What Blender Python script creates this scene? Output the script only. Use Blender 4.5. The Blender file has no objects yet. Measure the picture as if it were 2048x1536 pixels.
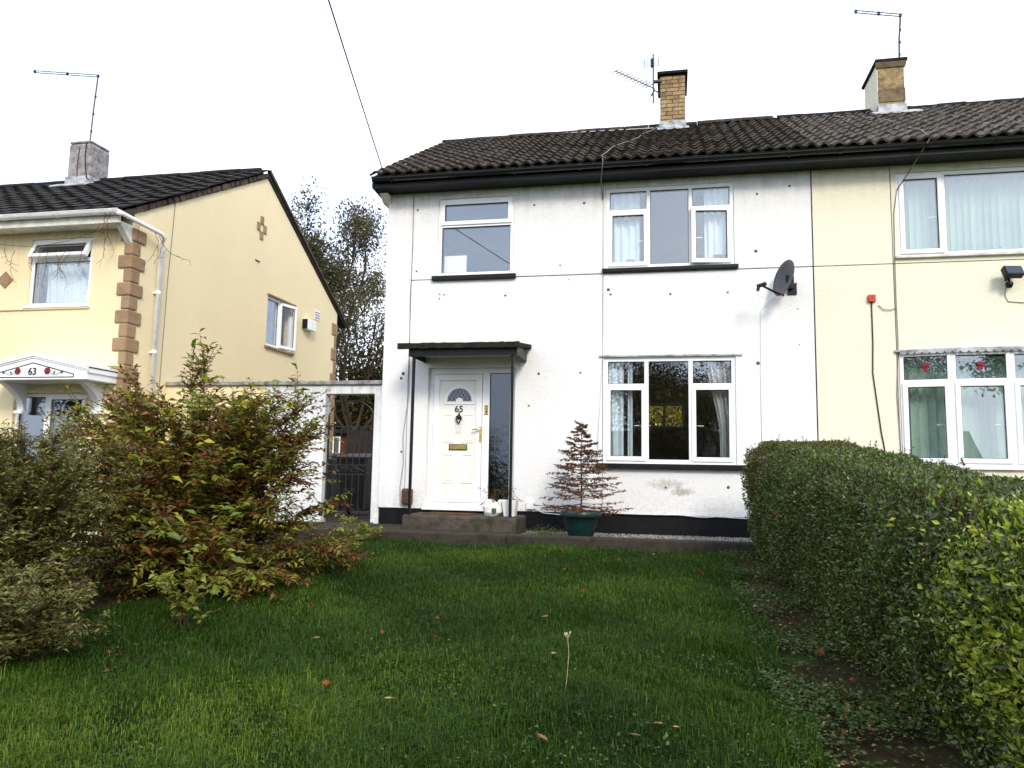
import bpy, bmesh, math, random
import numpy as np
from mathutils import Vector, Matrix

random.seed(7)
NR = np.random.default_rng(11)
scene = bpy.context.scene
COL = scene.collection
R = math.radians

# ------------------------------------------------------------------ camera
cam_d = bpy.data.cameras.new('camera')
cam = bpy.data.objects.new('camera', cam_d)
COL.objects.link(cam)
fwd = Vector((-0.20124141, 0.97316378, 0.11159821)).normalized()
cup = Vector((0.00588185, -0.11272642, 0.99360865))
rgt = fwd.cross(cup).normalized()
cup = rgt.cross(fwd).normalized()
M = Matrix((rgt, cup, -fwd)).transposed().to_4x4()
M.translation = Vector((0, -11.0, 0.82))
cam.matrix_world = M
cam_d.sensor_width = 36.0
cam_d.lens = 1539.63 / 2048 * 36
cam_d.clip_end = 2000
cam_d.clip_start = 0.05
scene.camera = cam

# ------------------------------------------------------------------ sky and sun
SUN_EL = R(33)    # the sun stands behind the camera, over the right shoulder, veiled by thin cloud
sun_dir = Vector((0.44 * math.cos(SUN_EL), -0.898 * math.cos(SUN_EL), math.sin(SUN_EL))).normalized()
world = bpy.data.worlds.new('World')
scene.world = world
world.use_nodes = True
wn = world.node_tree
wn.nodes.clear()
wo = wn.nodes.new('ShaderNodeOutputWorld')
bg = wn.nodes.new('ShaderNodeBackground')
bg.inputs['Strength'].default_value = 0.12
sky = wn.nodes.new('ShaderNodeTexSky')
sky.sky_type = 'NISHITA'
sky.sun_disc = False
sky.sun_elevation = SUN_EL
sky.sun_rotation = math.atan2(sun_dir.x, sun_dir.y)
sky.air_density = 1.2
sky.dust_density = 2.5
wtc = wn.nodes.new('ShaderNodeTexCoord')
wmap = wn.nodes.new('ShaderNodeMapping')
wmap.inputs['Scale'].default_value = (1, 1, 2.6)
wnoise = wn.nodes.new('ShaderNodeTexNoise')
wnoise.inputs['Scale'].default_value = 2.2
wnoise.inputs['Detail'].default_value = 6
wramp = wn.nodes.new('ShaderNodeValToRGB')
wramp.color_ramp.elements[0].position = 0.25
wramp.color_ramp.elements[0].color = (0.54, 0.66, 0.93, 1)
wramp.color_ramp.elements[1].position = 0.75
wramp.color_ramp.elements[1].color = (1.0, 1.02, 1.06, 1)
wmix = wn.nodes.new('ShaderNodeMixRGB')
wmix.inputs['Fac'].default_value = 0.86
wgain = wn.nodes.new('ShaderNodeMixRGB')
wgain.blend_type = 'MULTIPLY'
wgain.inputs['Fac'].default_value = 1.0
wgain.inputs['Color2'].default_value = (10.2, 10.2, 10.2, 1)
wn.links.new(wtc.outputs['Generated'], wmap.inputs['Vector'])
wn.links.new(wmap.outputs['Vector'], wnoise.inputs['Vector'])
wn.links.new(wnoise.outputs['Fac'], wramp.inputs['Fac'])
wn.links.new(wramp.outputs['Color'], wgain.inputs['Color1'])
wn.links.new(wgain.outputs['Color'], wmix.inputs['Color2'])
wn.links.new(sky.outputs['Color'], wmix.inputs['Color1'])
wn.links.new(wmix.outputs['Color'], bg.inputs['Color'])
wn.links.new(bg.outputs['Background'], wo.inputs['Surface'])

sd = bpy.data.lights.new('sun', 'SUN')
sd.energy = 1.5
sd.angle = R(15)
sd.color = (1.0, 0.91, 0.77)
sun = bpy.data.objects.new('sun', sd)
COL.objects.link(sun)
sun.rotation_euler = sun_dir.to_track_quat('Z', 'Y').to_euler()
sun.location = (-20, -20, 20)

scene.view_settings.view_transform = 'Standard'
scene.view_settings.look = 'None'
scene.view_settings.exposure = 0.80
scene.view_settings.gamma = 1.0
scene.view_settings.use_curve_mapping = False
scene.cycles.max_bounces = 6
scene.cycles.diffuse_bounces = 3
scene.cycles.glossy_bounces = 3
scene.cycles.transmission_bounces = 4
scene.cycles.transparent_max_bounces = 10
scene.cycles.caustics_reflective = False
scene.cycles.caustics_refractive = False

# ------------------------------------------------------------------ materials
MATS = {}


class NT:
    def __init__(self, name):
        self.m = bpy.data.materials.new(name)
        self.m.use_nodes = True
        self.t = self.m.node_tree
        self.t.nodes.clear()
        self.out = self.n('ShaderNodeOutputMaterial')
        MATS[name] = self.m

    def n(self, kind, **kw):
        nd = self.t.nodes.new(kind)
        for k, v in kw.items():
            if k in nd.inputs:
                nd.inputs[k].default_value = v
            else:
                setattr(nd, k, v)
        return nd

    def l(self, a, b):
        self.t.links.new(a, b)

    def noise(self, vec, scale, detail=4, rough=0.55):
        nd = self.n('ShaderNodeTexNoise')
        nd.inputs['Scale'].default_value = scale
        nd.inputs['Detail'].default_value = detail
        nd.inputs['Roughness'].default_value = rough
        if vec is not None:
            self.l(vec, nd.inputs['Vector'])
        return nd.outputs['Fac']

    def ramp(self, fac, stops):
        nd = self.n('ShaderNodeValToRGB')
        cr = nd.color_ramp
        while len(cr.elements) < len(stops):
            cr.elements.new(0.5)
        for e, (p, c) in zip(cr.elements, stops):
            e.position = p
            if not isinstance(c, (tuple, list)):
                c = (c, c, c)
            e.color = (c[0], c[1], c[2], 1)
        self.l(fac, nd.inputs['Fac'])
        return nd.outputs['Color']

    def mix(self, fac, a, b, mode='MIX'):
        nd = self.n('ShaderNodeMixRGB')
        nd.blend_type = mode
        for v, i in ((fac, 'Fac'), (a, 'Color1'), (b, 'Color2')):
            if isinstance(v, (int, float)):
                nd.inputs[i].default_value = v if i == 'Fac' else (v, v, v, 1)
            elif isinstance(v, tuple):
                nd.inputs[i].default_value = (v[0], v[1], v[2], 1)
            else:
                self.l(v, nd.inputs[i])
        return nd.outputs['Color']

    def math(self, op, a, b=0.0):
        nd = self.n('ShaderNodeMath')
        nd.operation = op
        for i, v in enumerate((a, b)):
            if isinstance(v, (int, float)):
                nd.inputs[i].default_value = v
            else:
                self.l(v, nd.inputs[i])
        return nd.outputs[0]

    def bsdf(self, color, rough=0.7, spec=0.3, bump=None, bstr=0.3, bdist=0.01, metal=0.0):
        p = self.n('ShaderNodeBsdfPrincipled')
        for v, i in ((color, 'Base Color'), (rough, 'Roughness')):
            if isinstance(v, tuple):
                p.inputs[i].default_value = (v[0], v[1], v[2], 1)
            elif isinstance(v, (int, float)):
                p.inputs[i].default_value = v
            else:
                self.l(v, p.inputs[i])
        p.inputs['Specular IOR Level'].default_value = spec
        p.inputs['Metallic'].default_value = metal
        if bump is not None:
            b = self.n('ShaderNodeBump')
            b.inputs['Strength'].default_value = bstr
            b.inputs['Distance'].default_value = bdist
            self.l(bump, b.inputs['Height'])
            self.l(b.outputs['Normal'], p.inputs['Normal'])
        self.l(p.outputs['BSDF'], self.out.inputs['Surface'])
        return p

    def pos(self):
        return self.n('ShaderNodeNewGeometry').outputs['Position']

    def obj(self):
        return self.n('ShaderNodeTexCoord').outputs['Object']

    def rnd(self):
        return self.n('ShaderNodeObjectInfo').outputs['Random']


def simple(name, col, rough=0.6, spec=0.3, var=0.12, scale=9.0, bump=0.0, bscale=60, metal=0.0):
    t = NT(name)
    p = t.pos()
    n1 = t.noise(p, scale, 5)
    dark = tuple(c * (1 - var * 2) for c in col)
    light = tuple(min(1, c * (1 + var)) for c in col)
    c = t.ramp(n1, [(0.28, dark), (0.62, light)])
    b = t.noise(p, bscale, 3) if bump else None
    t.bsdf(c, rough, spec, b, bump, 0.006, metal)
    return t.m


def render_wall(name, base, dirt, stain=False, eave=5.1, amount=0.5):
    """painted roughcast: gritty relief, pits, drips of dirt running from the eaves and splashes at the foot"""
    t = NT(name)
    p = t.pos()
    sep = t.n('ShaderNodeSeparateXYZ')
    t.l(p, sep.inputs[0])
    big = t.noise(p, 1.1, 5)
    col = t.mix(t.ramp(big, [(0.35, 0.0), (0.75, 0.35)]), base, tuple(c * 0.86 for c in base))
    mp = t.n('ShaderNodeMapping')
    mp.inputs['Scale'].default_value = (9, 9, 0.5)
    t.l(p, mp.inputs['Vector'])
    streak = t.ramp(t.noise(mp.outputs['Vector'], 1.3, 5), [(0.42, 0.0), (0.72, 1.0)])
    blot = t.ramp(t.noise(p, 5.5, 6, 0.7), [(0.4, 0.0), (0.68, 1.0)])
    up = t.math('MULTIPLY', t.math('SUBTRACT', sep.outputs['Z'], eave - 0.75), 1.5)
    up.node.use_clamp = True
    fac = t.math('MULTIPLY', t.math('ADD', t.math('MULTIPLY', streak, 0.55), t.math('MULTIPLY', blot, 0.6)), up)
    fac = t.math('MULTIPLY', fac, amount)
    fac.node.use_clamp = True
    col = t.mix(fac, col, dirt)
    low = t.math('MULTIPLY', t.math('SUBTRACT', 0.75, sep.outputs['Z']), 1.4)
    low.node.use_clamp = True
    spl = t.math('MULTIPLY', t.ramp(t.noise(p, 16, 5, 0.7), [(0.45, 0.0), (0.75, 0.5)]), low)
    col = t.mix(spl, col, tuple(c * 0.55 for c in dirt))
    if stain:
        def el(cx, cz, sx, sz):
            dx = t.math('DIVIDE', t.math('SUBTRACT', sep.outputs['X'], cx), sx)
            dz = t.math('DIVIDE', t.math('SUBTRACT', sep.outputs['Z'], cz), sz)
            d = t.math('ADD', t.math('MULTIPLY', dx, dx), t.math('MULTIPLY', dz, dz))
            d = t.math('ADD', d, t.math('MULTIPLY', t.math('SUBTRACT', t.noise(p, 14, 5), 0.5), 2.6))
            r = t.math('SUBTRACT', 1.0, d)
            r.node.use_clamp = True
            return r
        s = t.math('ADD', t.math('MULTIPLY', el(-0.06, 0.66, 0.30, 0.09), 0.42), t.math('MULTIPLY', el(0.16, 0.57, 0.17, 0.07), 0.6))
        col = t.mix(s, col, (0.20, 0.16, 0.06))
    # pits
    v = t.n('ShaderNodeTexVoronoi')
    v.inputs['Scale'].default_value = 85
    t.l(p, v.inputs['Vector'])
    grit = t.noise(p, 130, 4, 0.7)
    pit = t.ramp(t.noise(p, 55, 2), [(0.665, 0.0), (0.74, 0.55)])
    col = t.mix(pit, col, tuple(c * 0.45 for c in dirt))
    h = t.math('ADD', t.math('MULTIPLY', v.outputs['Distance'], 0.7), grit)
    h = t.math('ADD', h, t.math('MULTIPLY', t.noise(p, 22, 3), 0.8))
    t.bsdf(col, 0.92, 0.12, h, 0.55, 0.010)
    return t.m


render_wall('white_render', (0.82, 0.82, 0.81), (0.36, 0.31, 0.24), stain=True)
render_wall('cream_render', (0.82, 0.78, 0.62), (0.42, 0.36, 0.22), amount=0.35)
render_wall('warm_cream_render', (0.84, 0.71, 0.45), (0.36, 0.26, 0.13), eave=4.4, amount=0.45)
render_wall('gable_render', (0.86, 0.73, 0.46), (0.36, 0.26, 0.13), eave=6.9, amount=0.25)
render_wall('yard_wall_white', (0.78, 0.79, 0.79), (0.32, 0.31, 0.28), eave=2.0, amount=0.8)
simple('upvc', (0.86, 0.87, 0.87), 0.28, 0.45, 0.03, 3)
simple('door_white', (0.83, 0.82, 0.76), 0.3, 0.45, 0.03, 4)
simple('gasket', (0.02, 0.02, 0.022), 0.6)
simple('black_paint', (0.006, 0.006, 0.0065), 0.45, 0.25, 0.25, 14, 0.25, 30)
simple('black_gutter', (0.010, 0.010, 0.011), 0.25, 0.5, 0.2, 6)
simple('plinth_paint', (0.0045, 0.005, 0.0065), 0.6, 0.2, 0.3, 5, 0.6, 45)
simple('white_plastic', (0.80, 0.80, 0.79), 0.35, 0.4, 0.06, 8)
simple('dish_grey', (0.075, 0.08, 0.088), 0.45, 0.4, 0.12, 20)
simple('brass', (0.78, 0.55, 0.14), 0.28, 0.5, 0.1, 30, metal=1.0)
simple('iron', (0.012, 0.012, 0.013), 0.5, 0.4, 0.3, 20)
simple('aluminium', (0.42, 0.43, 0.45), 0.4, 0.5, 0.1, 20, metal=0.8)
simple('mast_grey', (0.07, 0.07, 0.072), 0.5, 0.4, 0.1, 20)
simple('lead', (0.34, 0.36, 0.37), 0.6, 0.4, 0.35, 7, 0.3, 20)
simple('red_plastic', (0.48, 0.045, 0.025), 0.45, 0.4, 0.15, 20)
simple('rose_red', (0.20, 0.012, 0.025), 0.5, 0.3, 0.3, 60)
simple('leaf_paint', (0.03, 0.10, 0.06), 0.5, 0.3, 0.2, 60)
simple('brown_plastic', (0.10, 0.045, 0.03), 0.4, 0.4, 0.2, 20)
simple('interior_paint', (0.22, 0.20, 0.17), 0.9, 0.1, 0.1, 2)
simple('interior_dark', (0.06, 0.05, 0.045), 0.9, 0.1, 0.1, 2)
simple('curtain_blue', (0.62, 0.74, 0.78), 0.9, 0.1, 0.05, 3)
simple('curtain_grey', (0.50, 0.53, 0.50), 0.9, 0.1, 0.08, 3)
simple('blind_green', (0.46, 0.66, 0.55), 0.85, 0.1, 0.05, 3)
simple('board_white', (0.85, 0.85, 0.82), 0.8, 0.1, 0.03, 3)
simple('soffit_white', (0.66, 0.64, 0.58), 0.7, 0.2, 0.12, 8)
simple('pot_green', (0.008, 0.032, 0.031), 0.38, 0.4, 0.15, 10)
simple('mat_brown', (0.10, 0.055, 0.025), 0.95, 0.05, 0.3, 40, 0.6, 120)
simple('card_grey', (0.25, 0.26, 0.28), 0.8, 0.1, 0.05, 3)
simple('sticker_yellow', (0.55, 0.42, 0.05), 0.5, 0.3, 0.1, 40)
simple('timber_dark', (0.025, 0.018, 0.014), 0.8, 0.2, 0.3, 8, 0.4, 25)
simple('bin_black', (0.012, 0.013, 0.013), 0.45, 0.35, 0.2, 8)
simple('cable_black', (0.015, 0.015, 0.015), 0.6, 0.2)
simple('cable_white', (0.62, 0.62, 0.60), 0.6, 0.2)
simple('cable_grey', (0.22, 0.21, 0.19), 0.6, 0.2)
simple('plug_grey', (0.11, 0.11, 0.105), 0.95, 0.1, 0.3, 60, 0.6, 160)
simple('joint_dark', (0.035, 0.033, 0.03), 0.95, 0.05, 0.2, 20)
simple('bark', (0.055, 0.038, 0.026), 0.9, 0.1, 0.3, 25, 0.6, 60)
simple('twig', (0.075, 0.042, 0.025), 0.9, 0.1, 0.3, 40)
simple('dead_twig', (0.10, 0.045, 0.028), 0.9, 0.1, 0.3, 40)
simple('straw', (0.42, 0.36, 0.22), 0.9, 0.1, 0.2, 40)
simple('paper', (0.70, 0.70, 0.66), 0.9, 0.1, 0.1, 30)


def masonry(name, c0, c1, c2, bump=0.5, bscale=40):
    t = NT(name)
    p = t.pos()
    r = t.rnd()
    c = t.mix(r, c0, c1)
    c = t.mix(t.ramp(t.noise(p, 7, 6, 0.65), [(0.42, 0.0), (0.66, 0.85)]), c, c2)
    c = t.mix(t.ramp(t.noise(p, 60, 4, 0.7), [(0.5, 0.0), (0.75, 0.5)]), c, tuple(v * 0.4 for v in c2))
    t.bsdf(c, 0.92, 0.12, t.noise(p, bscale, 6, 0.7), bump, 0.012)
    return t.m


masonry('brick_buff', (0.46, 0.33, 0.17), (0.32, 0.21, 0.105), (0.15, 0.11, 0.075))
masonry('brick_red', (0.14, 0.04, 0.025), (0.09, 0.03, 0.02), (0.06, 0.03, 0.02))
masonry('mortar', (0.22, 0.20, 0.17), (0.18, 0.16, 0.14), (0.09, 0.08, 0.07))
masonry('quoin_stone', (0.34, 0.225, 0.125), (0.27, 0.175, 0.10), (0.36, 0.26, 0.165), 0.9, 26)
masonry('concrete_step', (0.10, 0.085, 0.068), (0.08, 0.068, 0.055), (0.035, 0.033, 0.022), 0.9, 35)
masonry('path_concrete', (0.062, 0.052, 0.042), (0.05, 0.043, 0.036), (0.030, 0.028, 0.018), 0.8, 30)
masonry('coping_stone', (0.40, 0.40, 0.38), (0.33, 0.33, 0.31), (0.075, 0.075, 0.065), 0.8, 30)
masonry('cement_render', (0.36, 0.34, 0.33), (0.30, 0.28, 0.27), (0.11, 0.10, 0.10), 0.8, 20)
masonry('pebble_dash', (0.40, 0.30, 0.15), (0.36, 0.26, 0.13), (0.12, 0.085, 0.05), 1.0, 60)
masonry('cement_brown', (0.22, 0.165, 0.10), (0.20, 0.15, 0.09), (0.09, 0.07, 0.05), 0.9, 40)
masonry('verge_mortar', (0.15, 0.105, 0.065), (0.09, 0.065, 0.045), (0.05, 0.04, 0.03), 1.0, 40)
masonry('felt', (0.020, 0.019, 0.017), (0.016, 0.015, 0.014), (0.032, 0.032, 0.018), 1.0, 22)


def tile_mat(name, c0, c1, moss, moss_amt, lichen, lich_amt):
    t = NT(name)
    p = t.pos()
    c = t.mix(t.rnd(), c0, c1)
    m1 = t.ramp(t.noise(p, 3.2, 6, 0.7), [(0.62 - moss_amt, 0.0), (0.72 - moss_amt * 0.6, 1.0)])
    c = t.mix(m1, c, t.mix(t.noise(p, 35, 3), moss, tuple(v * 0.4 for v in moss)))
    l1 = t.ramp(t.noise(p, 11, 6, 0.75), [(0.63 - lich_amt, 0.0), (0.70, 0.8)])
    c = t.mix(l1, c, lichen)
    t.bsdf(c, 0.85, 0.22, t.noise(p, 55, 5, 0.7), 0.9, 0.012)
    return t.m


tile_mat('tile_brown', (0.032, 0.024, 0.018), (0.018, 0.014, 0.012), (0.075, 0.052, 0.018), 0.10, (0.22, 0.19, 0.15), 0.09)
tile_mat('tile_lichen', (0.060, 0.050, 0.040), (0.040, 0.033, 0.028), (0.085, 0.065, 0.025), 0.06, (0.32, 0.29, 0.24), 0.15)
tile_mat('tile_black', (0.016, 0.014, 0.0125), (0.009, 0.008, 0.008), (0.060, 0.050, 0.018), 0.05, (0.10, 0.09, 0.08), 0.03)


def glass_mat(name, f0, tint=(1, 1, 1), ripple=0.0):
    t = NT(name)
    g = t.n('ShaderNodeBsdfGlossy')
    g.inputs['Roughness'].default_value = 0.0
    g.inputs['Color'].default_value = (0.84, 0.92, 1.0, 1)
    tr = t.n('ShaderNodeBsdfTransparent')
    tr.inputs['Color'].default_value = (tint[0], tint[1], tint[2], 1)
    lw = t.n('ShaderNodeLayerWeight')
    lw.inputs['Blend'].default_value = 0.5
    mx = t.n('ShaderNodeMixShader')
    fr = t.math('ADD', t.math('MULTIPLY', t.math('POWER', lw.outputs['Facing'], 5.0), 0.9), f0)     # Schlick
    t.l(fr, mx.inputs[0])
    t.l(tr.outputs[0], mx.inputs[1])
    t.l(g.outputs[0], mx.inputs[2])
    p = t.pos()
    b = t.n('ShaderNodeBump')
    b.inputs['Strength'].default_value = 0.06 + ripple
    b.inputs['Distance'].default_value = 0.004
    t.l(t.noise(p, 14.0 if ripple else 1.5, 3), b.inputs['Height'])
    t.l(b.outputs['Normal'], g.inputs['Normal'])
    t.l(mx.outputs[0], t.out.inputs['Surface'])
    return t.m


glass_mat('window_glass', 0.14)
glass_mat('obscure_glass', 0.09, (0.35, 0.37, 0.38), 0.5)


def leaf_mat(name, stops, attr=True, transl=0.35, rough=0.5, spec=0.35):
    """leaf colours by a random number per leaf (or per object)"""
    t = NT(name)
    if attr:
        a = t.n('ShaderNodeAttribute')
        a.attribute_name = 'rnd'
        f = a.outputs['Fac']
    else:
        f = t.rnd()
    c = t.ramp(f, stops)
    p = t.n('ShaderNodeBsdfPrincipled')
    p.inputs['Roughness'].default_value = rough
    p.inputs['Specular IOR Level'].default_value = spec
    t.l(c, p.inputs['Base Color'])
    tl = t.n('ShaderNodeBsdfTranslucent')
    t.l(c, tl.inputs['Color'])
    mx = t.n('ShaderNodeMixShader')
    mx.inputs[0].default_value = transl
    t.l(p.outputs[0], mx.inputs[1])
    t.l(tl.outputs[0], mx.inputs[2])
    t.l(mx.outputs[0], t.out.inputs['Surface'])
    return t.m


HEDGE = [(0.0, (0.026, 0.046, 0.008)), (0.35, (0.070, 0.104, 0.015)), (0.6, (0.118, 0.165, 0.024)), (0.72, (0.16, 0.21, 0.03)),
         (0.80, (0.30, 0.40, 0.04)), (0.9, (0.56, 0.58, 0.06)), (0.95, (0.10, 0.05, 0.018)), (1.0, (0.07, 0.03, 0.012))]  # yellow stops: young growth, brightened to hold the sunlight on the near end
leaf_mat('hedge_leaf', HEDGE, rough=0.32, spec=0.6)
leaf_mat('hedge_leaf_single', [(0.0, (0.028, 0.052, 0.012)), (0.4, (0.055, 0.095, 0.018)), (0.6, (0.20, 0.27, 0.03)), (1.0, (0.52, 0.54, 0.06))], attr=False, rough=0.38, spec=0.45)  # upper stops mix yellow young leaves with sunlight put into the colour
SHRUB = [(0.0, (0.075, 0.032, 0.012)), (0.25, (0.17, 0.070, 0.018)), (0.45, (0.22, 0.12, 0.024)), (0.6, (0.19, 0.15, 0.024)), (0.75, (0.16, 0.20, 0.026)), (0.86, (0.28, 0.32, 0.03)), (0.94, (0.36, 0.36, 0.03)), (0.985, (0.55, 0.42, 0.03)), (1.0, (0.40, 0.015, 0.02))]
leaf_mat('shrub_leaf', SHRUB)
leaf_mat('shrub_leaf_single', [(0.0, (0.06, 0.10, 0.018)), (0.5, (0.14, 0.20, 0.024)), (0.8, (0.34, 0.36, 0.03)), (1.0, (0.55, 0.44, 0.03))], attr=False)
leaf_mat('pieris_leaf', [(0.0, (0.070, 0.060, 0.016)), (0.4, (0.15, 0.15, 0.032)), (0.7, (0.24, 0.24, 0.06)), (0.85, (0.32, 0.32, 0.09)), (0.93, (0.16, 0.075, 0.03)), (1.0, (0.12, 0.05, 0.02))])
leaf_mat('tree_green', [(0.0, (0.018, 0.024, 0.008)), (0.5, (0.045, 0.052, 0.014)), (0.8, (0.09, 0.075, 0.018)), (0.92, (0.20, 0.12, 0.02)), (1.0, (0.30, 0.15, 0.02))])
leaf_mat('tree_gap', [(0.0, (0.035, 0.035, 0.018)), (0.5, (0.075, 0.075, 0.030)), (0.8, (0.12, 0.10, 0.035)), (0.93, (0.26, 0.16, 0.03)), (1.0, (0.36, 0.20, 0.03))])
leaf_mat('tree_autumn', [(0.0, (0.035, 0.025, 0.010)), (0.4, (0.075, 0.055, 0.014)), (0.7, (0.15, 0.10, 0.018)), (0.9, (0.32, 0.19, 0.022)), (1.0, (0.42, 0.24, 0.02))])
leaf_mat('tree_yellow', [(0.0, (0.10, 0.09, 0.015)), (0.5, (0.30, 0.26, 0.025)), (1.0, (0.50, 0.40, 0.03))])
leaf_mat('grass_blade', [(0.0, (0.012, 0.034, 0.002)), (0.4, (0.028, 0.074, 0.0035)), (0.75, (0.058, 0.128, 0.006)), (0.93, (0.16, 0.22, 0.02)), (0.985, (0.16, 0.16, 0.055)), (1.0, (0.26, 0.23, 0.11))], transl=0.3, rough=0.5, spec=0.2)
leaf_mat('weed_leaf', [(0.0, (0.028, 0.060, 0.012)), (0.6, (0.065, 0.125, 0.025)), (0.9, (0.14, 0.20, 0.045)), (1.0, (0.09, 0.045, 0.015))])
leaf_mat('needle', [(0.0, (0.06, 0.030, 0.012)), (0.55, (0.13, 0.060, 0.020)), (1.0, (0.24, 0.085, 0.028))], transl=0.1)
leaf_mat('litter', [(0.0, (0.08, 0.035, 0.015)), (0.5, (0.17, 0.08, 0.025)), (0.8, (0.30, 0.17, 0.05)), (1.0, (0.40, 0.30, 0.12))], transl=0.1)
leaf_mat('litter_single', [(0.0, (0.16, 0.08, 0.03)), (0.6, (0.34, 0.19, 0.06)), (1.0, (0.42, 0.26, 0.08))], attr=False, transl=0.1)
leaf_mat('orange_petal', [(0.0, (0.14, 0.02, 0.008)), (1.0, (0.42, 0.06, 0.01))], attr=False, transl=0.2)
leaf_mat('moss_lump', [(0.0, (0.028, 0.026, 0.010)), (0.6, (0.060, 0.055, 0.016)), (1.0, (0.11, 0.09, 0.03))], transl=0.0, rough=0.95, spec=0.05)
leaf_mat('gravel_stone', [(0.0, (0.12, 0.11, 0.10)), (0.6, (0.26, 0.25, 0.23)), (1.0, (0.45, 0.44, 0.42))], transl=0.0, rough=0.9, spec=0.1)
t = NT('soil')
p = t.pos()
c = t.ramp(t.noise(p, 5, 7, 0.7), [(0.3, (0.018, 0.014, 0.009)), (0.48, (0.045, 0.032, 0.018)), (0.62, (0.040, 0.050, 0.012)), (0.8, (0.085, 0.068, 0.026))])
t.bsdf(c, 0.97, 0.05, t.noise(p, 30, 6, 0.7), 1.0, 0.03)
t = NT('lawn_earth')
p = t.pos()
c = t.ramp(t.noise(p, 3, 7, 0.7), [(0.3, (0.009, 0.020, 0.003)), (0.55, (0.015, 0.032, 0.004)), (0.75, (0.022, 0.032, 0.008))])
t.bsdf(c, 0.97, 0.05, t.noise(p, 45, 6, 0.7), 1.0, 0.03)
t = NT('far_ground')
p = t.pos()
c = t.ramp(t.noise(p, 0.6, 7, 0.7), [(0.3, (0.030, 0.050, 0.014)), (0.55, (0.05, 0.07, 0.02)), (0.75, (0.06, 0.055, 0.03))])
t.bsdf(c, 0.97, 0.05, t.noise(p, 8, 6, 0.7), 1.0, 0.05)


def mat(m):
    return MATS[m] if isinstance(m, str) else m


# ------------------------------------------------------------------ mesh helpers
def org(o):
    v = Vector((0, 0, 0))
    while o is not None:
        v = v + o.location
        o = o.parent
    return v


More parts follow.
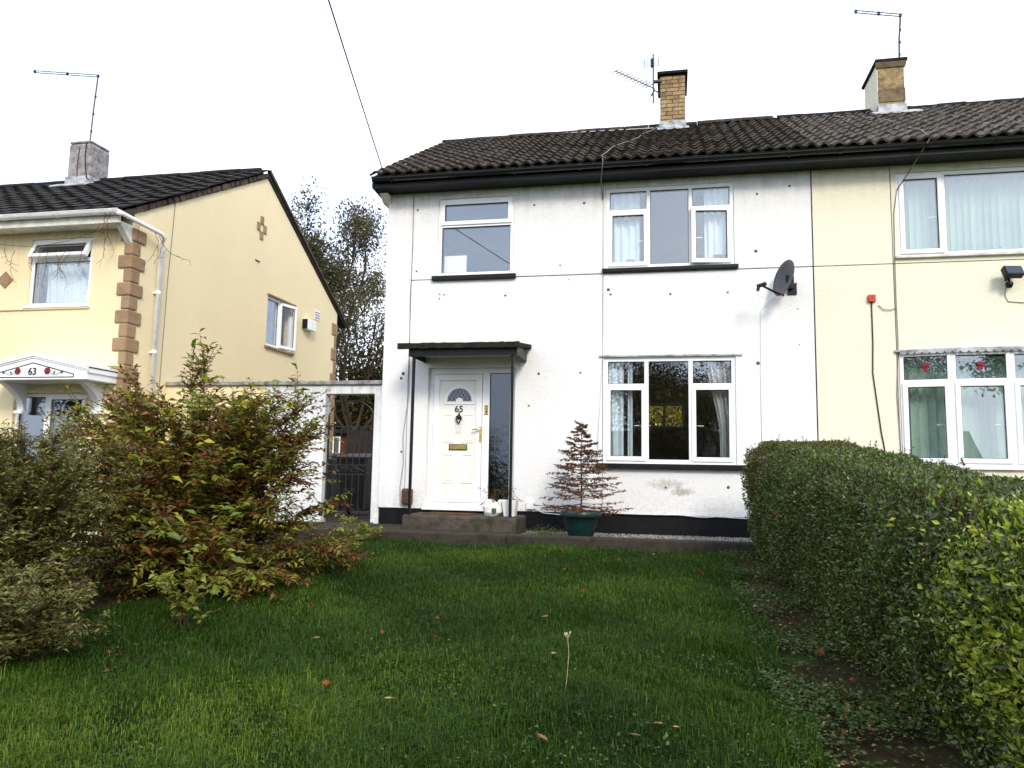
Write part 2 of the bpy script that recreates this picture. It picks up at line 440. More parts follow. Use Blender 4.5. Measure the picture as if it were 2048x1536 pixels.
class MB:
    def __init__(self):
        self.v = []
        self.f = []

    def box(self, x0, x1, y0, y1, z0, z1):
        b = len(self.v)
        self.v += [(x, y, z) for z in (z0, z1) for y in (y0, y1) for x in (x0, x1)]
        self.f += [tuple(b + i for i in q) for q in ((0, 2, 3, 1), (4, 5, 7, 6), (0, 1, 5, 4), (2, 6, 7, 3), (0, 4, 6, 2), (1, 3, 7, 5))]
        return self

    def poly(self, pts):
        b = len(self.v)
        self.v += [tuple(p) for p in pts]
        self.f.append(tuple(range(b, b + len(pts))))
        return self

    def prism(self, pts, d):
        """closed polygon pts (3-D, planar) pushed along the vector d"""
        b = len(self.v)
        n = len(pts)
        self.v += [tuple(p) for p in pts] + [tuple(Vector(p) + Vector(d)) for p in pts]
        self.f.append(tuple(range(b, b + n)))
        self.f.append(tuple(range(b + 2 * n - 1, b + n - 1, -1)))
        for i in range(n):
            j = (i + 1) % n
            self.f.append((b + j, b + i, b + n + i, b + n + j))
        return self

    def tube(self, path, r, n=6, taper=None, caps=True):
        path = [Vector(p) for p in path]
        rings = []
        m = len(path)
        for i, p in enumerate(path):
            d = (path[min(i + 1, m - 1)] - path[max(i - 1, 0)])
            if d.length < 1e-9:
                d = Vector((0, 0, 1))
            d.normalize()
            a = Vector((0, 0, 1)) if abs(d.z) < 0.9 else Vector((1, 0, 0))
            u = d.cross(a).normalized()
            w = d.cross(u)
            rr = r if taper is None else r + (taper - r) * i / (m - 1)
            b = len(self.v)
            for k in range(n):
                an = 2 * math.pi * k / n
                self.v.append(tuple(p + (u * math.cos(an) + w * math.sin(an)) * rr))
            rings.append(b)
        for a, b in zip(rings, rings[1:]):
            for k in range(n):
                k2 = (k + 1) % n
                self.f.append((a + k, a + k2, b + k2, b + k))
        if caps:
            self.f.append(tuple(rings[0] + k for k in range(n - 1, -1, -1)))
            self.f.append(tuple(rings[-1] + k for k in range(n)))
        return self

    def lathe(self, prof, c, n=24):
        """prof: list of (r, z) about the vertical through c"""
        rings = []
        for r, z in prof:
            b = len(self.v)
            for k in range(n):
                a = 2 * math.pi * k / n
                self.v.append((c[0] + r * math.cos(a), c[1] + r * math.sin(a), c[2] + z))
            rings.append(b)
        for a, b in zip(rings, rings[1:]):
            for k in range(n):
                k2 = (k + 1) % n
                self.f.append((a + k, a + k2, b + k2, b + k))
        self.f.append(tuple(rings[0] + k for k in range(n - 1, -1, -1)))
        self.f.append(tuple(rings[-1] + k for k in range(n)))
        return self

    def wallgrid(self, x0, x1, z0, z1, y0, y1, holes=()):
        """a slab in the x-z plane with rectangular holes, one closed surface"""
        xs = sorted({x0, x1, *[v for h in holes for v in (max(x0, min(x1, h[0])), max(x0, min(x1, h[1])))]})
        zs = sorted({z0, z1, *[v for h in holes for v in (max(z0, min(z1, h[2])), max(z0, min(z1, h[3])))]})
        nx, nz = len(xs) - 1, len(zs) - 1

        def full(i, j):
            if i < 0 or j < 0 or i >= nx or j >= nz:
                return False
            cx, cz = (xs[i] + xs[i + 1]) / 2, (zs[j] + zs[j + 1]) / 2
            return not any(h[0] < cx < h[1] and h[2] < cz < h[3] for h in holes)
        idx = {}

        def vid(i, j, k):
            key = (i, j, k)
            if key not in idx:
                idx[key] = len(self.v)
                self.v.append((xs[i], (y0, y1)[k], zs[j]))
            return idx[key]
        for i in range(nx):
            for j in range(nz):
                if not full(i, j):
                    continue
                self.f.append((vid(i, j, 0), vid(i + 1, j, 0), vid(i + 1, j + 1, 0), vid(i, j + 1, 0)))
                self.f.append((vid(i, j + 1, 1), vid(i + 1, j + 1, 1), vid(i + 1, j, 1), vid(i, j, 1)))
                if not full(i - 1, j):
                    self.f.append((vid(i, j, 1), vid(i, j, 0), vid(i, j + 1, 0), vid(i, j + 1, 1)))
                if not full(i + 1, j):
                    self.f.append((vid(i + 1, j, 0), vid(i + 1, j, 1), vid(i + 1, j + 1, 1), vid(i + 1, j + 1, 0)))
                if not full(i, j - 1):
                    self.f.append((vid(i, j, 0), vid(i, j, 1), vid(i + 1, j, 1), vid(i + 1, j, 0)))
                if not full(i, j + 1):
                    self.f.append((vid(i, j + 1, 1), vid(i, j + 1, 0), vid(i + 1, j + 1, 0), vid(i + 1, j + 1, 1)))
        return self

    def ring(self, x0, x1, z0, z1, w, y0, y1, wb=None):
        wb = w if wb is None else wb
        return self.wallgrid(x0, x1, z0, z1, y0, y1, [(x0 + w, x1 - w, z0 + wb, z1 - w)])

    def mesh(self, name, off=(0, 0, 0)):
        me = bpy.data.meshes.new(name)
        o = Vector(off)
        me.from_pydata([tuple(Vector(v) - o) for v in self.v], [], self.f)
        return me

    def build(self, name, m, parent=None, smooth=False, bevel=0.0, loc=None, kind=None):
        """world coordinates in, one linked object out (origin at loc or at the parent's origin)"""
        o0 = org(parent) if parent is not None else Vector((0, 0, 0))
        L = Vector(loc) if loc is not None else o0
        if parent is None and loc is None:
            L = Vector((0, 0, 0))
        me = self.mesh(name, L)
        me.materials.append(mat(m))
        if smooth:
            me.polygons.foreach_set('use_smooth', [True] * len(me.polygons))
        o = bpy.data.objects.new(name, me)
        COL.objects.link(o)
        o.location = L - o0
        o.parent = parent
        if bevel:
            b = o.modifiers.new('bevel', 'BEVEL')
            b.width = bevel
            b.segments = 2
            b.limit_method = 'ANGLE'
        if kind:
            o['kind'] = kind
        return o


def tag(o, label, cat, group=None, kind=None):
    o['label'] = label
    o['category'] = cat
    if group:
        o['group'] = group
    if kind:
        o['kind'] = kind
    return o


def empty(name, loc, label, cat, group=None):
    o = bpy.data.objects.new(name, None)
    COL.objects.link(o)
    o.location = loc
    return tag(o, label, cat, group)


def inst(name, me, parent, loc, rot=(0, 0, 0), scale=1.0):
    """one more object on shared mesh data; loc in world coordinates"""
    o = bpy.data.objects.new(name, me)
    COL.objects.link(o)
    o.parent = parent
    o.location = Vector(loc) - (org(parent) if parent is not None else Vector((0, 0, 0)))
    o.rotation_euler = rot
    o.scale = (scale, scale, scale) if isinstance(scale, (int, float)) else scale
    return o


def text_obj(name, s, size, m, parent, c, extrude=0.004):
    """raised characters standing in the x-z plane, centred on c, facing -y"""
    cu = bpy.data.curves.new(name, 'FONT')
    cu.body = s
    cu.size = size
    cu.extrude = extrude
    cu.align_x = 'CENTER'
    cu.align_y = 'CENTER'
    cu.offset = size * 0.012
    tmp = bpy.data.objects.new('tmp', cu)
    COL.objects.link(tmp)
    dg = bpy.context.evaluated_depsgraph_get()
    me = bpy.data.meshes.new_from_object(tmp.evaluated_get(dg))
    bpy.data.objects.remove(tmp)
    me.materials.clear()
    me.materials.append(mat(m))
    o = inst(name, me, parent, c, (math.pi / 2, 0, 0))
    return o


# ---- leaves and blades in numpy
def np_mesh(name, verts, tris, rnd, m, parent=None, kind=None, smooth=True):
    me = bpy.data.meshes.new(name)
    nv, nt = len(verts), len(tris)
    off = np.array(org(parent)) if parent is not None else np.zeros(3)
    me.vertices.add(nv)
    me.vertices.foreach_set('co', (verts - off).astype(np.float32).ravel())
    me.loops.add(nt * 3)
    me.loops.foreach_set('vertex_index', tris.astype(np.int32).ravel())
    me.polygons.add(nt)
    me.polygons.foreach_set('loop_start', np.arange(0, nt * 3, 3, dtype=np.int32))
    me.polygons.foreach_set('loop_total', np.full(nt, 3, dtype=np.int32))
    if smooth:
        me.polygons.foreach_set('use_smooth', np.ones(nt, dtype=bool))
    a = me.attributes.new('rnd', 'FLOAT', 'POINT')
    a.data.foreach_set('value', rnd.astype(np.float32))
    me.update()
    me.validate()
    me.materials.append(mat(m))
    o = bpy.data.objects.new(name, me)
    COL.objects.link(o)
    o.parent = parent
    if kind:
        o['kind'] = kind
    return o


def unit(a):
    return a / np.maximum(np.linalg.norm(a, axis=1, keepdims=True), 1e-9)


def leaf_geo(pos, d, up, L, wr=0.42, fold=0.18, curl=0.15):
    """a leaf = 5 points and 4 triangles: base, two sides, midrib, tip"""
    n = len(pos)
    d = unit(d)
    s = unit(np.cross(d, up))
    u = np.cross(s, d)
    L = np.asarray(L).reshape(-1, 1)
    V = np.empty((n, 5, 3))
    V[:, 0] = pos
    V[:, 1] = pos + d * L * 0.42 + s * L * wr * 0.5 + u * L * fold * 0.5
    V[:, 2] = pos + d * L * 0.48
    V[:, 3] = pos + d * L * 0.42 - s * L * wr * 0.5 + u * L * fold * 0.5
    V[:, 4] = pos + d * L - u * L * curl
    b = (np.arange(n) * 5)[:, None]
    T = np.stack([b + np.array([0, 2, 1]), b + np.array([0, 3, 2]), b + np.array([1, 2, 4]), b + np.array([2, 3, 4])], 1).reshape(-1, 3)
    return V.reshape(-1, 3), T


def leaves(name, pos, d, up, L, rnd, m, parent, kind='stuff', **kw):
    V, T = leaf_geo(pos, d, up, L, **kw)
    return np_mesh(name, V, T, np.repeat(rnd, 5), m, parent, kind)


def single_leaf_mesh(name, m, wr=0.42, fold=0.18, curl=0.15):
    V, T = leaf_geo(np.zeros((1, 3)), np.array([[1.0, 0, 0]]), np.array([[0, 0, 1.0]]), [1.0], wr, fold, curl)
    me = bpy.data.meshes.new(name)
    me.from_pydata([tuple(v) for v in V], [], [tuple(int(i) for i in q) for q in T])
    me.materials.append(mat(m))
    return me


def leaf_objects(name, me, parent, pos, d, up, L):
    o0 = np.array(org(parent))
    d = unit(d)
    s = unit(np.cross(d, up))
    u = np.cross(s, d)
    for i in range(len(pos)):
        o = bpy.data.objects.new(name, me)
        COL.objects.link(o)
        o.parent = parent
        mm = Matrix((d[i], -s[i], u[i])).transposed()
        o.rotation_euler = mm.to_euler()
        o.location = pos[i] - o0
        o.scale = (L[i],) * 3


def vnoise(x, y, seed=0):
    """smooth pseudo-random field for patches, about -1..1"""
    s = seed * 1.7
    return (np.sin(x * 1.3 + 2.1 * np.sin(y * 0.9 + s) + s) + np.sin(y * 1.9 + 1.7 * np.sin(x * 1.1 - s)) + 0.6 * np.sin(3.1 * x + 2.7 * y + s)) / 2.6



# ------------------------------------------------------------------ ground
def gz(x, y):
    x = np.asarray(x, float)
    y = np.asarray(y, float)
    z = -0.12 - 0.062 * np.clip(-1.3 - y, 0, 9.7)
    s = np.clip((-4.7 - x) / 2.6, 0, 1)
    s = s * s * (3 - 2 * s)
    return np.minimum(z, z * (1 - s) + (-0.46) * s) * 1.0


def xl(y):
    return np.interp(y, [-12, -7.2, -6.0, -4.8, -3.0, -1.3], [-4.6, -4.4, -4.5, -4.15, -4.1, -4.4])


def sheet(name, xs, ys, dz, m, jitter=0.0, seed=1):
    mb = MB()
    for y in ys:
        for x in (xs(y) if callable(xs) else xs):
            mb.v.append((x, y, float(gz(x, y)) + dz + jitter * float(vnoise(np.array(x * 2.2), np.array(y * 2.2), seed))))
    nx = len(xs(ys[0]) if callable(xs) else xs)
    for j in range(len(ys) - 1):
        for i in range(nx - 1):
            a = j * nx + i
            mb.f.append((a, a + 1, a + nx + 1, a + nx))
    return mb.build(name, m, smooth=True)


def axis(a, b, step, far=(30, 80, 250, 900)):
    v = [a - f for f in reversed(far)] + list(np.arange(a, b + 1e-6, step)) + [b + f for f in far]
    return v


g = sheet('ground', axis(-16, 12, 1.0), axis(-26, 16, 1.0), -0.02, 'far_ground')
g['kind'] = 'structure'
lawn = sheet('lawn', lambda y: list(np.linspace(float(xl(y)) - 0.25, 0.72, 40)), list(np.arange(-11.6, -1.25, 0.15)), 0.004, 'lawn_earth', 0.012)
lawn['kind'] = 'structure'
bed = sheet('soil_bed', list(np.linspace(0.66, 2.6, 16)), list(np.arange(-11.6, -1.2, 0.2)), -0.006, 'soil', 0.02, 4)
bed['kind'] = 'structure'
bed = sheet('soil_bed', lambda y: list(np.linspace(-6.9, float(xl(y)) - 0.05, 16)), list(np.arange(-11.6, -1.2, 0.2)), -0.004, 'soil', 0.02, 5)
bed['kind'] = 'structure'
o = MB().box(-5.6, -2.02, -1.22, 0.02, -0.25, 0.0).build('path', 'path_concrete', bevel=0.02)
o['kind'] = 'structure'
o = MB().box(-8.0, -4.3, 0.022, 9.0, -0.25, -0.02).build('path', 'path_concrete', bevel=0.02)
o['kind'] = 'structure'
o = MB().box(-2.05, 2.3, -1.30, -1.13, -0.25, 0.012).build('kerb', 'path_concrete', bevel=0.025, loc=(0, -1.3, 0))
o['kind'] = 'structure'
o = MB().box(-2.02, 2.3, -1.13, 0.02, -0.25, -0.035).build('gravel_bed', 'soil')
o['kind'] = 'structure'
o = MB().box(-12.5, -7.0, -9.0, -1.0, -0.70, -0.452).build('driveway', 'path_concrete')
o['kind'] = 'structure'

# ------------------------------------------------------------------ roofs, windows: shared builders
def tile_mesh(name, w, L, waves, amp, m, th=0.032):
    n = 7 * waves if waves else 4
    mb = MB()
    rows = []
    for y, dz in ((0.0, th), (L, 0.0)):
        r = []
        for i in range(n + 1):
            x = (w + 0.012) * i / n
            z = amp * (0.5 - 0.5 * math.cos(2 * math.pi * waves * i / n)) ** 1.25 if waves else 0.0
            r.append(len(mb.v))
            mb.v.append((x, y, z + dz))
        rows.append(r)
    r = []
    for i in range(n + 1):
        v = mb.v[rows[0][i]]
        r.append(len(mb.v))
        mb.v.append((v[0], 0.004, v[2] - th))
    for i in range(n):
        mb.f.append((rows[0][i], rows[0][i + 1], rows[1][i + 1], rows[1][i]))
        mb.f.append((r[i], r[i + 1], rows[0][i + 1], rows[0][i]))
    mb.f.append((r[0], rows[0][0], rows[1][0]))
    mb.f.append((rows[0][n], r[n], rows[1][n]))
    me = mb.mesh(name)
    me.materials.append(mat(m))
    return me


def roof(house, x0, x1, ye, ze, yr, zr, yb, zb, tile_w, rows, waves, amp, m, ridge_m):
    """front slope from eave (ye, ze) to ridge (yr, zr), rear eave at (yb, zb)"""
    mb = MB()
    mb.prism([(x0 + 0.03, ye + 0.22, ze + 0.06), (x0 + 0.03, yr, zr - 0.055), (x0 + 0.03, yb, zb - 0.05),
              (x0 + 0.03, yb, zb - 0.15), (x0 + 0.03, yr, zr - 0.16), (x0 + 0.03, ye + 0.22, ze - 0.02)], (x1 - x0 - 0.06, 0, 0))
    deck = mb.build('roof', m, house)
    pitch = math.atan2(zr - ze, yr - ye)
    S = math.hypot(zr - ze, yr - ye)
    gauge = S / rows
    nc = int(round((x1 - x0) / tile_w))
    w = (x1 - x0) / nc
    me = tile_mesh('tile', w, gauge + 0.06, waves, amp, m)
    for k in range(rows):
        for c in range(nc):
            jx = random.uniform(-0.004, 0.004)
            sh = (w / 2 if (k % 2 and not waves) else 0.0)
            s = k * gauge + random.uniform(-0.012, 0.010) - (random.uniform(0.02, 0.05) if random.random() < 0.02 else 0)
            if sh and c == nc - 1:
                continue
            inst('tile', me, deck, (x0 + c * w + jx + sh, ye + s * math.cos(pitch), ze + s * math.sin(pitch) + random.uniform(0, 0.005)),
                 (pitch + random.uniform(-0.02, 0.02), random.uniform(-0.02, 0.02), random.uniform(-0.016, 0.016)))
    # moss lumps caught on the laps of the tiles
    n = 3400
    mx = NR.uniform(x0 + 0.05, x1 - 0.05, n)
    ms = (NR.integers(0, rows, n) + 0.97) * gauge + NR.normal(0, 0.02, n)
    kp = (NR.random(n) < np.clip(vnoise(mx * 1.7, ms * 2.1, 3) + 0.25, 0.04, 1)) & (ms < S)
    mx, ms = mx[kp], ms[kp]
    n = len(mx)
    ph = (0.5 - 0.5 * np.cos(2 * math.pi * max(waves, 1) * (mx - x0) / w)) ** 1.25 * amp
    sz = NR.uniform(0.006, 0.022, n)
    ctr = np.stack([mx, ye + ms * math.cos(pitch), ze + ms * math.sin(pitch) + ph + 0.012], 1)
    oc = np.array([[1, 0, 0], [0, 1, 0], [-1, 0, 0], [0, -1, 0], [0, 0, 0.7]], float)
    Vm = ctr[:, None, :] + oc[None] * sz[:, None, None] * NR.uniform(0.7, 1.4, (n, 5, 1))
    bb = (np.arange(n) * 5)[:, None]
    Tm = np.stack([bb + np.array(q) for q in ([0, 1, 4], [1, 2, 4], [2, 3, 4], [3, 0, 4])], 1).reshape(-1, 3)
    np_mesh('moss', Vm.reshape(-1, 3), Tm, np.repeat(NR.random(n), 5), 'moss_lump', deck, 'stuff')
    # ridge tiles
    rm = MB()
    n = 8
    for x in (0.0, 0.44):
        for i in range(n + 1):
            a = math.pi * i / n
            rm.v.append((x, 0.115 * math.cos(a), 0.095 * math.sin(a)))
    for i in range(n):
        rm.f.append((i, i + 1, n + 2 + i, n + 1 + i))
    rm.f.append(tuple(range(n + 1)))
    rm.f.append(tuple(range(2 * n + 1, n, -1)))
    rme = rm.mesh('ridge_tile')
    rme.materials.append(mat(ridge_m))
    x = x0
    while x < x1 - 0.3:
        inst('ridge_tile', rme, deck, (x, yr, zr - 0.015 + random.uniform(-0.008, 0.008)), (0, random.uniform(-0.01, 0.01), random.uniform(-0.01, 0.01)))
        x += 0.45
    return deck


def gutter(house, x0, x1, y, z, m, r=0.058, step=0.95):
    mb = MB()
    n = 8
    for x in (x0, x1):
        for rr in (r, r - 0.006):
            for i in range(n + 1):
                a = math.pi + math.pi * i / n
                mb.v.append((x, y + rr * math.cos(a), z + rr * math.sin(a)))
    k = n + 1
    for i in range(n):
        mb.f.append((i, i + 1, 2 * k + i + 1, 2 * k + i))
        mb.f.append((k + i + 1, k + i, 3 * k + i, 3 * k + i + 1))
    for a in (0, n):
        mb.f.append((a, k + a, 3 * k + a, 2 * k + a))
    mb.f.append(tuple(range(k)))
    mb.f.append(tuple(range(3 * k - 1, 2 * k - 1, -1)))
    # rolled front lip
    mb.tube([(x0, y - r, z), (x1, y - r, z)], 0.008, 6)
    g = mb.build('gutter', m, house)
    bm = MB()
    for i in range(n):
        a0, a1 = math.pi + math.pi * i / n, math.pi + math.pi * (i + 1) / n
        q = []
        for a, rr in ((a0, r + 0.002), (a1, r + 0.002), (a1, r + 0.010), (a0, r + 0.010)):
            q.append((-0.014, rr * math.cos(a), rr * math.sin(a)))
        bm.prism(q, (0.028, 0, 0))
    bm.box(-0.014, 0.014, r, r + 0.02, -0.06, 0.02)
    bme = bm.mesh('bracket')
    bme.materials.append(mat(m))
    x = x0 + 0.3
    while x < x1:
        inst('bracket', bme, g, (x, y, z))
        x += step
    return g


def window(house, x0, x1, z0, z1, cols, zt, y=0.0, bar=0.055, ang=0.0, m='upvc', frame_y=(0.025, 0.095), sill=None, opened=None):
    """cols: (xa, xb, kind) with kind full | split (fixed fanlight over a casement) | top (vent over a fixed pane) | sash"""
    holes = []
    items = []
    fy0, fy1 = y + frame_y[0], y + frame_y[1]
    for xa, xb, kind in cols:
        if kind == 'full':
            items.append(((xa, xb, z0 + bar, z1 - bar), False))
        elif kind == 'split':
            items.append(((xa, xb, zt + bar / 2, z1 - bar), False))
            items.append(((xa, xb, z0 + bar, zt - bar / 2), True))
        elif kind == 'top':
            items.append(((xa, xb, zt + bar / 2, z1 - bar), True))
            items.append(((xa, xb, z0 + bar, zt - bar / 2), False))
        elif kind == 'sash':
            items.append(((xa, xb, z0 + bar, z1 - bar), True))
    holes = [i[0] for i in items]
    win = MB().wallgrid(x0, x1, z0, z1, fy0, fy1, holes).build('window', m, house, bevel=0.006, loc=(x0, y, z0))
    win.rotation_euler = (0, 0, ang)
    for k, (h, sash) in enumerate(items):
        a, b, c, d = h
        if sash:
            s0 = 0.022
            sa, sb, sc, sd_ = a - s0, b + s0, c - s0, d + s0
            rot = (0, 0, 0)
            piv = (sa, fy0 - 0.02, sc)
            if opened and opened[0] == k:
                rot, piv = opened[1], (sb if opened[2] == 'right' else sa, fy0 - 0.02, sd_ if opened[2] == 'top' else sc)
            w = 0.062
            so = MB().ring(sa, sb, sc, sd_, w, fy0 - 0.022, fy0 + 0.045).build('sash', m, win, bevel=0.007, loc=piv)
            ga, gb, gc, gd = sa + w, sb - w, sc + w, sd_ - w
            py = fy0 + 0.012
        else:
            rot, piv = (0, 0, 0), (a, fy0, c)
            ga, gb, gc, gd = a, b, c, d
            py = fy0 + 0.03
            so = None
        go = MB().ring(ga - 0.003, gb + 0.003, gc - 0.003, gd + 0.003, 0.010, py - 0.012, py - 0.002).build('gasket', 'gasket', win, loc=piv)
        po = MB().box(ga - 0.004, gb + 0.004, py, py + 0.02, gc - 0.004, gd + 0.004).build('pane', 'window_glass', win, loc=piv)
        for q in (so, go, po):
            if q is not None:
                q.rotation_euler = rot
        if sash and gd - gc > 0.5:
            hx, sg = (gb + 0.005, -1) if a < (x0 + x1) / 2 else (ga - 0.005, 1)
            hz = gc + (gd - gc) * 0.47
            ho = MB().tube([(hx, py + 0.03, hz), (hx + sg * 0.01, py + 0.055, hz), (hx + sg * 0.11, py + 0.055, hz - 0.004)], 0.008, 6).build('handle', m, win, loc=piv)
            ho.rotation_euler = rot
    if sill:
        MB().box(*sill).build('sill', 'black_paint', win, bevel=0.008)
    return win


# ------------------------------------------------------------------ the white house, number 65
H = empty('white_house', (-1.2, 0, 0), 'white rendered house with number 65 door and flat black porch canopy', 'house')
PARTY = 1.95
OPEN65 = [(-3.47, -2.29, 3.74, 4.95), (-0.91, 0.90, 3.76, 4.97), (-0.93, 0.89, 0.95, 2.45), (-3.56, -2.23, 0.20, 2.33)]
J = 0.0035
JZ = 0.006
for (x0, x1, z0, z1) in ((-4.29, -3.88 - J, 0.24, 5.10), (-3.88 + J, -0.95 - J, 0.24, 3.69 - JZ), (-0.95 + J, PARTY - 0.012, 0.24, 3.69 - JZ),
                         (-3.88 + J, -0.95 - J, 3.69 + JZ, 5.10), (-0.95 + J, PARTY - 0.012, 3.69 + JZ, 5.10)):
    hs = [h for h in OPEN65 if h[0] < x1 and h[1] > x0 and h[2] < z1 and h[3] > z0]
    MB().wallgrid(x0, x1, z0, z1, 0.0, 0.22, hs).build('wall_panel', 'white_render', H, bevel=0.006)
# dark filler seen in the joints
for q in ((-3.91, -3.85, 0.012, 0.215, 0.3, 5.05), (-0.98, -0.92, 0.012, 0.215, 0.3, 0.94), (-0.98, -0.92, 0.012, 0.215, 2.46, 5.05), (-2.28, -0.99, 0.0125, 0.214, 3.66, 3.72), (0.91, PARTY - 0.02, 0.0125, 0.214, 3.66, 3.72)):
    MB().box(*q).build('joint', 'joint_dark', H)
MB().box(PARTY - 0.012, PARTY + 0.004, 0.004, 0.22, 0.0, 5.1).build('joint', 'gasket', H)
MB().box(-4.27, PARTY - 0.012, 0.015, 0.21, -0.3, 0.245).build('plinth', 'plinth_paint', H)
# gable, rear wall with a window, floors and partitions
gable = [(-4.28, 0.22, -0.3), (-4.28, 6.4, -0.3), (-4.28, 6.4, 5.08), (-4.28, 3.2, 6.98), (-4.28, 0.22, 5.1)]
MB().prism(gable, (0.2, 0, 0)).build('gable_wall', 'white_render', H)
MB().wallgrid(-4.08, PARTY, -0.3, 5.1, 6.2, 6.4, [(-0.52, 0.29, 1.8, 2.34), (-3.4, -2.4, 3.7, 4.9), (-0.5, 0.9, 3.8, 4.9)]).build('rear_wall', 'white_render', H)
MB().ring(-0.52, 0.29, 1.8, 2.34, 0.05, 6.25, 6.31).box(-0.16, -0.10, 6.25, 6.31, 1.85, 2.29).build('rear_window_frame', 'upvc', H)
MB().box(-4.08, PARTY - 0.1, 0.22, 6.2, 2.62, 2.8).box(-4.08, PARTY - 0.1, 0.22, 6.2, 5.0, 5.06).box(-4.08, PARTY - 0.1, 0.22, 6.2, 0.1, 0.2).build('floor', 'interior_dark', H)
MB().box(-1.25, -1.15, 0.22, 6.2, 0.2, 2.62).box(-1.7, -1.6, 0.22, 6.2, 2.8, 5.0).box(-4.08, -1.6, 3.0, 3.1, 2.8, 5.0).box(-1.6, PARTY - 0.1, 3.6, 3.7, 2.8, 5.0).box(-4.08, -1.25, 3.0, 3.1, 0.2, 2.62).build('partition', 'interior_paint', H)
MB().box(PARTY - 0.1, PARTY - 0.012, 0.22, 6.2, -0.3, 5.0).build('party_wall', 'interior_paint', H)

deck65 = roof(H, -4.42, PARTY, -0.47, 5.20, 3.2, 7.30, 6.9, 5.15, 0.354, 14, 2, 0.043, 'tile_brown', 'tile_brown')
MB().box(-4.40, PARTY - 0.003, -0.345, -0.32, 5.06, 5.20).build('fascia', 'black_paint', H)
MB().prism([(-4.41, -0.345, 5.20), (-4.41, -0.345, 5.245), (-4.41, -0.1, 5.40), (-4.41, -0.1, 5.30)], (PARTY + 4.40, 0, 0)).build('tilting_fillet', 'black_paint', H)
MB().box(-4.38, PARTY - 0.003, -0.32, 0.0, 5.068, 5.088).build('soffit', 'black_paint', H)
MB().prism([(-4.43, -0.36, 5.06), (-4.43, 0.02, 5.03), (-4.43, 0.15, 5.42), (-4.43, -0.36, 5.2)], (0.03, 0, 0)).build('barge_board', 'black_paint', H)
MB().prism([(-4.375, -0.2, 5.03), (-4.375, 0.0, 4.92), (-4.375, 0.22, 4.92), (-4.375, 0.22, 5.03)], (0.14, 0, 0)).build('corbel', 'soffit_white', H, bevel=0.006)
gutter(H, -4.40, PARTY - 0.003, -0.415, 5.185, 'black_gutter')
window(H, *OPEN65[0], [(-3.47 + 0.055, -2.29 - 0.055, 'top')], 4.53, sill=(-3.54, -2.24, -0.06, 0.03, 3.665, 3.735))
window(H, *OPEN65[1], [(-0.855, -0.325, 'split'), (-0.27, 0.272, 'full'), (0.327, 0.845, 'split')], 4.62, opened=(4, (0, 0, R(7)), 'right'), sill=(-0.96, 0.95, -0.06, 0.03, 3.70, 3.755))
window(H, *OPEN65[2], [(-0.875, -0.36, 'split'), (-0.30, 0.252, 'full'), (0.312, 0.835, 'split')], 2.05, sill=(-1.03, 1.0, -0.08, 0.03, 0.875, 0.945))
MB().box(-1.0, 0.98, -0.025, 0.02, 2.462, 2.485).build('drip_strip', 'lead', H)
# filler plugs in the render
pm = MB()
for k in range(10):
    a = 2 * math.pi * k / 10
    pm.v.append((0.022 * math.cos(a), 0.0, 0.020 * math.sin(a)))
for k in range(10):
    a = 2 * math.pi * k / 10
    pm.v.append((0.015 * math.cos(a) + 0.001, -0.006, 0.015 * math.sin(a)))
for k in range(10):
    k2 = (k + 1) % 10
    pm.f.append((k, k2, 10 + k2, 10 + k))
pm.f.append(tuple(range(10, 20)))
pme = pm.mesh('filler_plug')
pme.materials.append(mat('plug_grey'))
for (x, z, s) in [(-3.81, 4.8, .9), (-3.8, 3.83, .8), (-1.98, 4.78, .9), (-1.23, 4.77, 1), (-1.58, 3.84, .7), (-3.42, 3.46, .7), (-3.35, 3.45, .7), (-3.42, 3.39, .7), (-2.4, 3.41, .9),
                  (-.87, 3.45, 1.2), (-.84, 3.38, .9), (.01, 3.36, .9), (.8, 3.36, .8), (1.22, 4.77, .9), (1.66, 4.86, .9), (1.19, 3.94, 1.2), (-1.88, 2.23, 1), (-1.27, 2.24, .8), (-2.02, 1.76, .8),
                  (1.19, 2.35, 1.3), (-.07, .62, .8), (.77, .64, 1.1), (-3.96, 2.25, 1.3), (-3.99, 2.18, 1.1), (-3.95, 1.07, .9), (1.72, 3.46, .5), (1.73, 3.10, .5), (1.74, 2.6, .5), (-1.45, 3.62, .5)]:
    inst('filler_plug', pme, H, (x, 0.001, z), (0, random.uniform(0, 6), 0), s)

# chimney of single bricks
def chimney_bricks(house, x0, x1, y0, y1, z0, z1, m):
    ch = MB().box(x0 + 0.008, x1 - 0.008, y0 + 0.008, y1 - 0.008, z0, z1).build('chimney', 'joint_dark', house)
    me = MB().box(0, 0.212, 0, 0.02, 0, 0.064).mesh('brick')
    me.materials.append(mat(m))
    mh = MB().box(0, 0.10, 0, 0.02, 0, 0.064).mesh('brick')
    mh.materials.append(mat(m))
    k = 0
    z = z0
    while z + 0.064 < z1:
        for side in range(3):
            Wd = (x1 - x0) if side == 0 else (y1 - y0)
            p = 0.0
            first = (k + side) % 2 == 1
            while p < Wd - 0.05:
                half = first or (Wd - p) < 0.2
                ln = 0.10 if half else 0.212
                first = False
                j = random.uniform(-0.002, 0.002)
                if side == 0:
                    inst('brick', mh if half else me, ch, (x0 + p + 0.003, y0 + j, z))
                elif side == 1:
                    inst('brick', mh if half else me, ch, (x0 + j, y0 + p + ln + 0.003, z), (0, 0, -math.pi / 2))
                else:
                    inst('brick', mh if half else me, ch, (x1 - j, y0 + p + 0.003, z), (0, 0, math.pi / 2))
                p += ln + 0.011
        z += 0.0755
        k += 1
    return ch


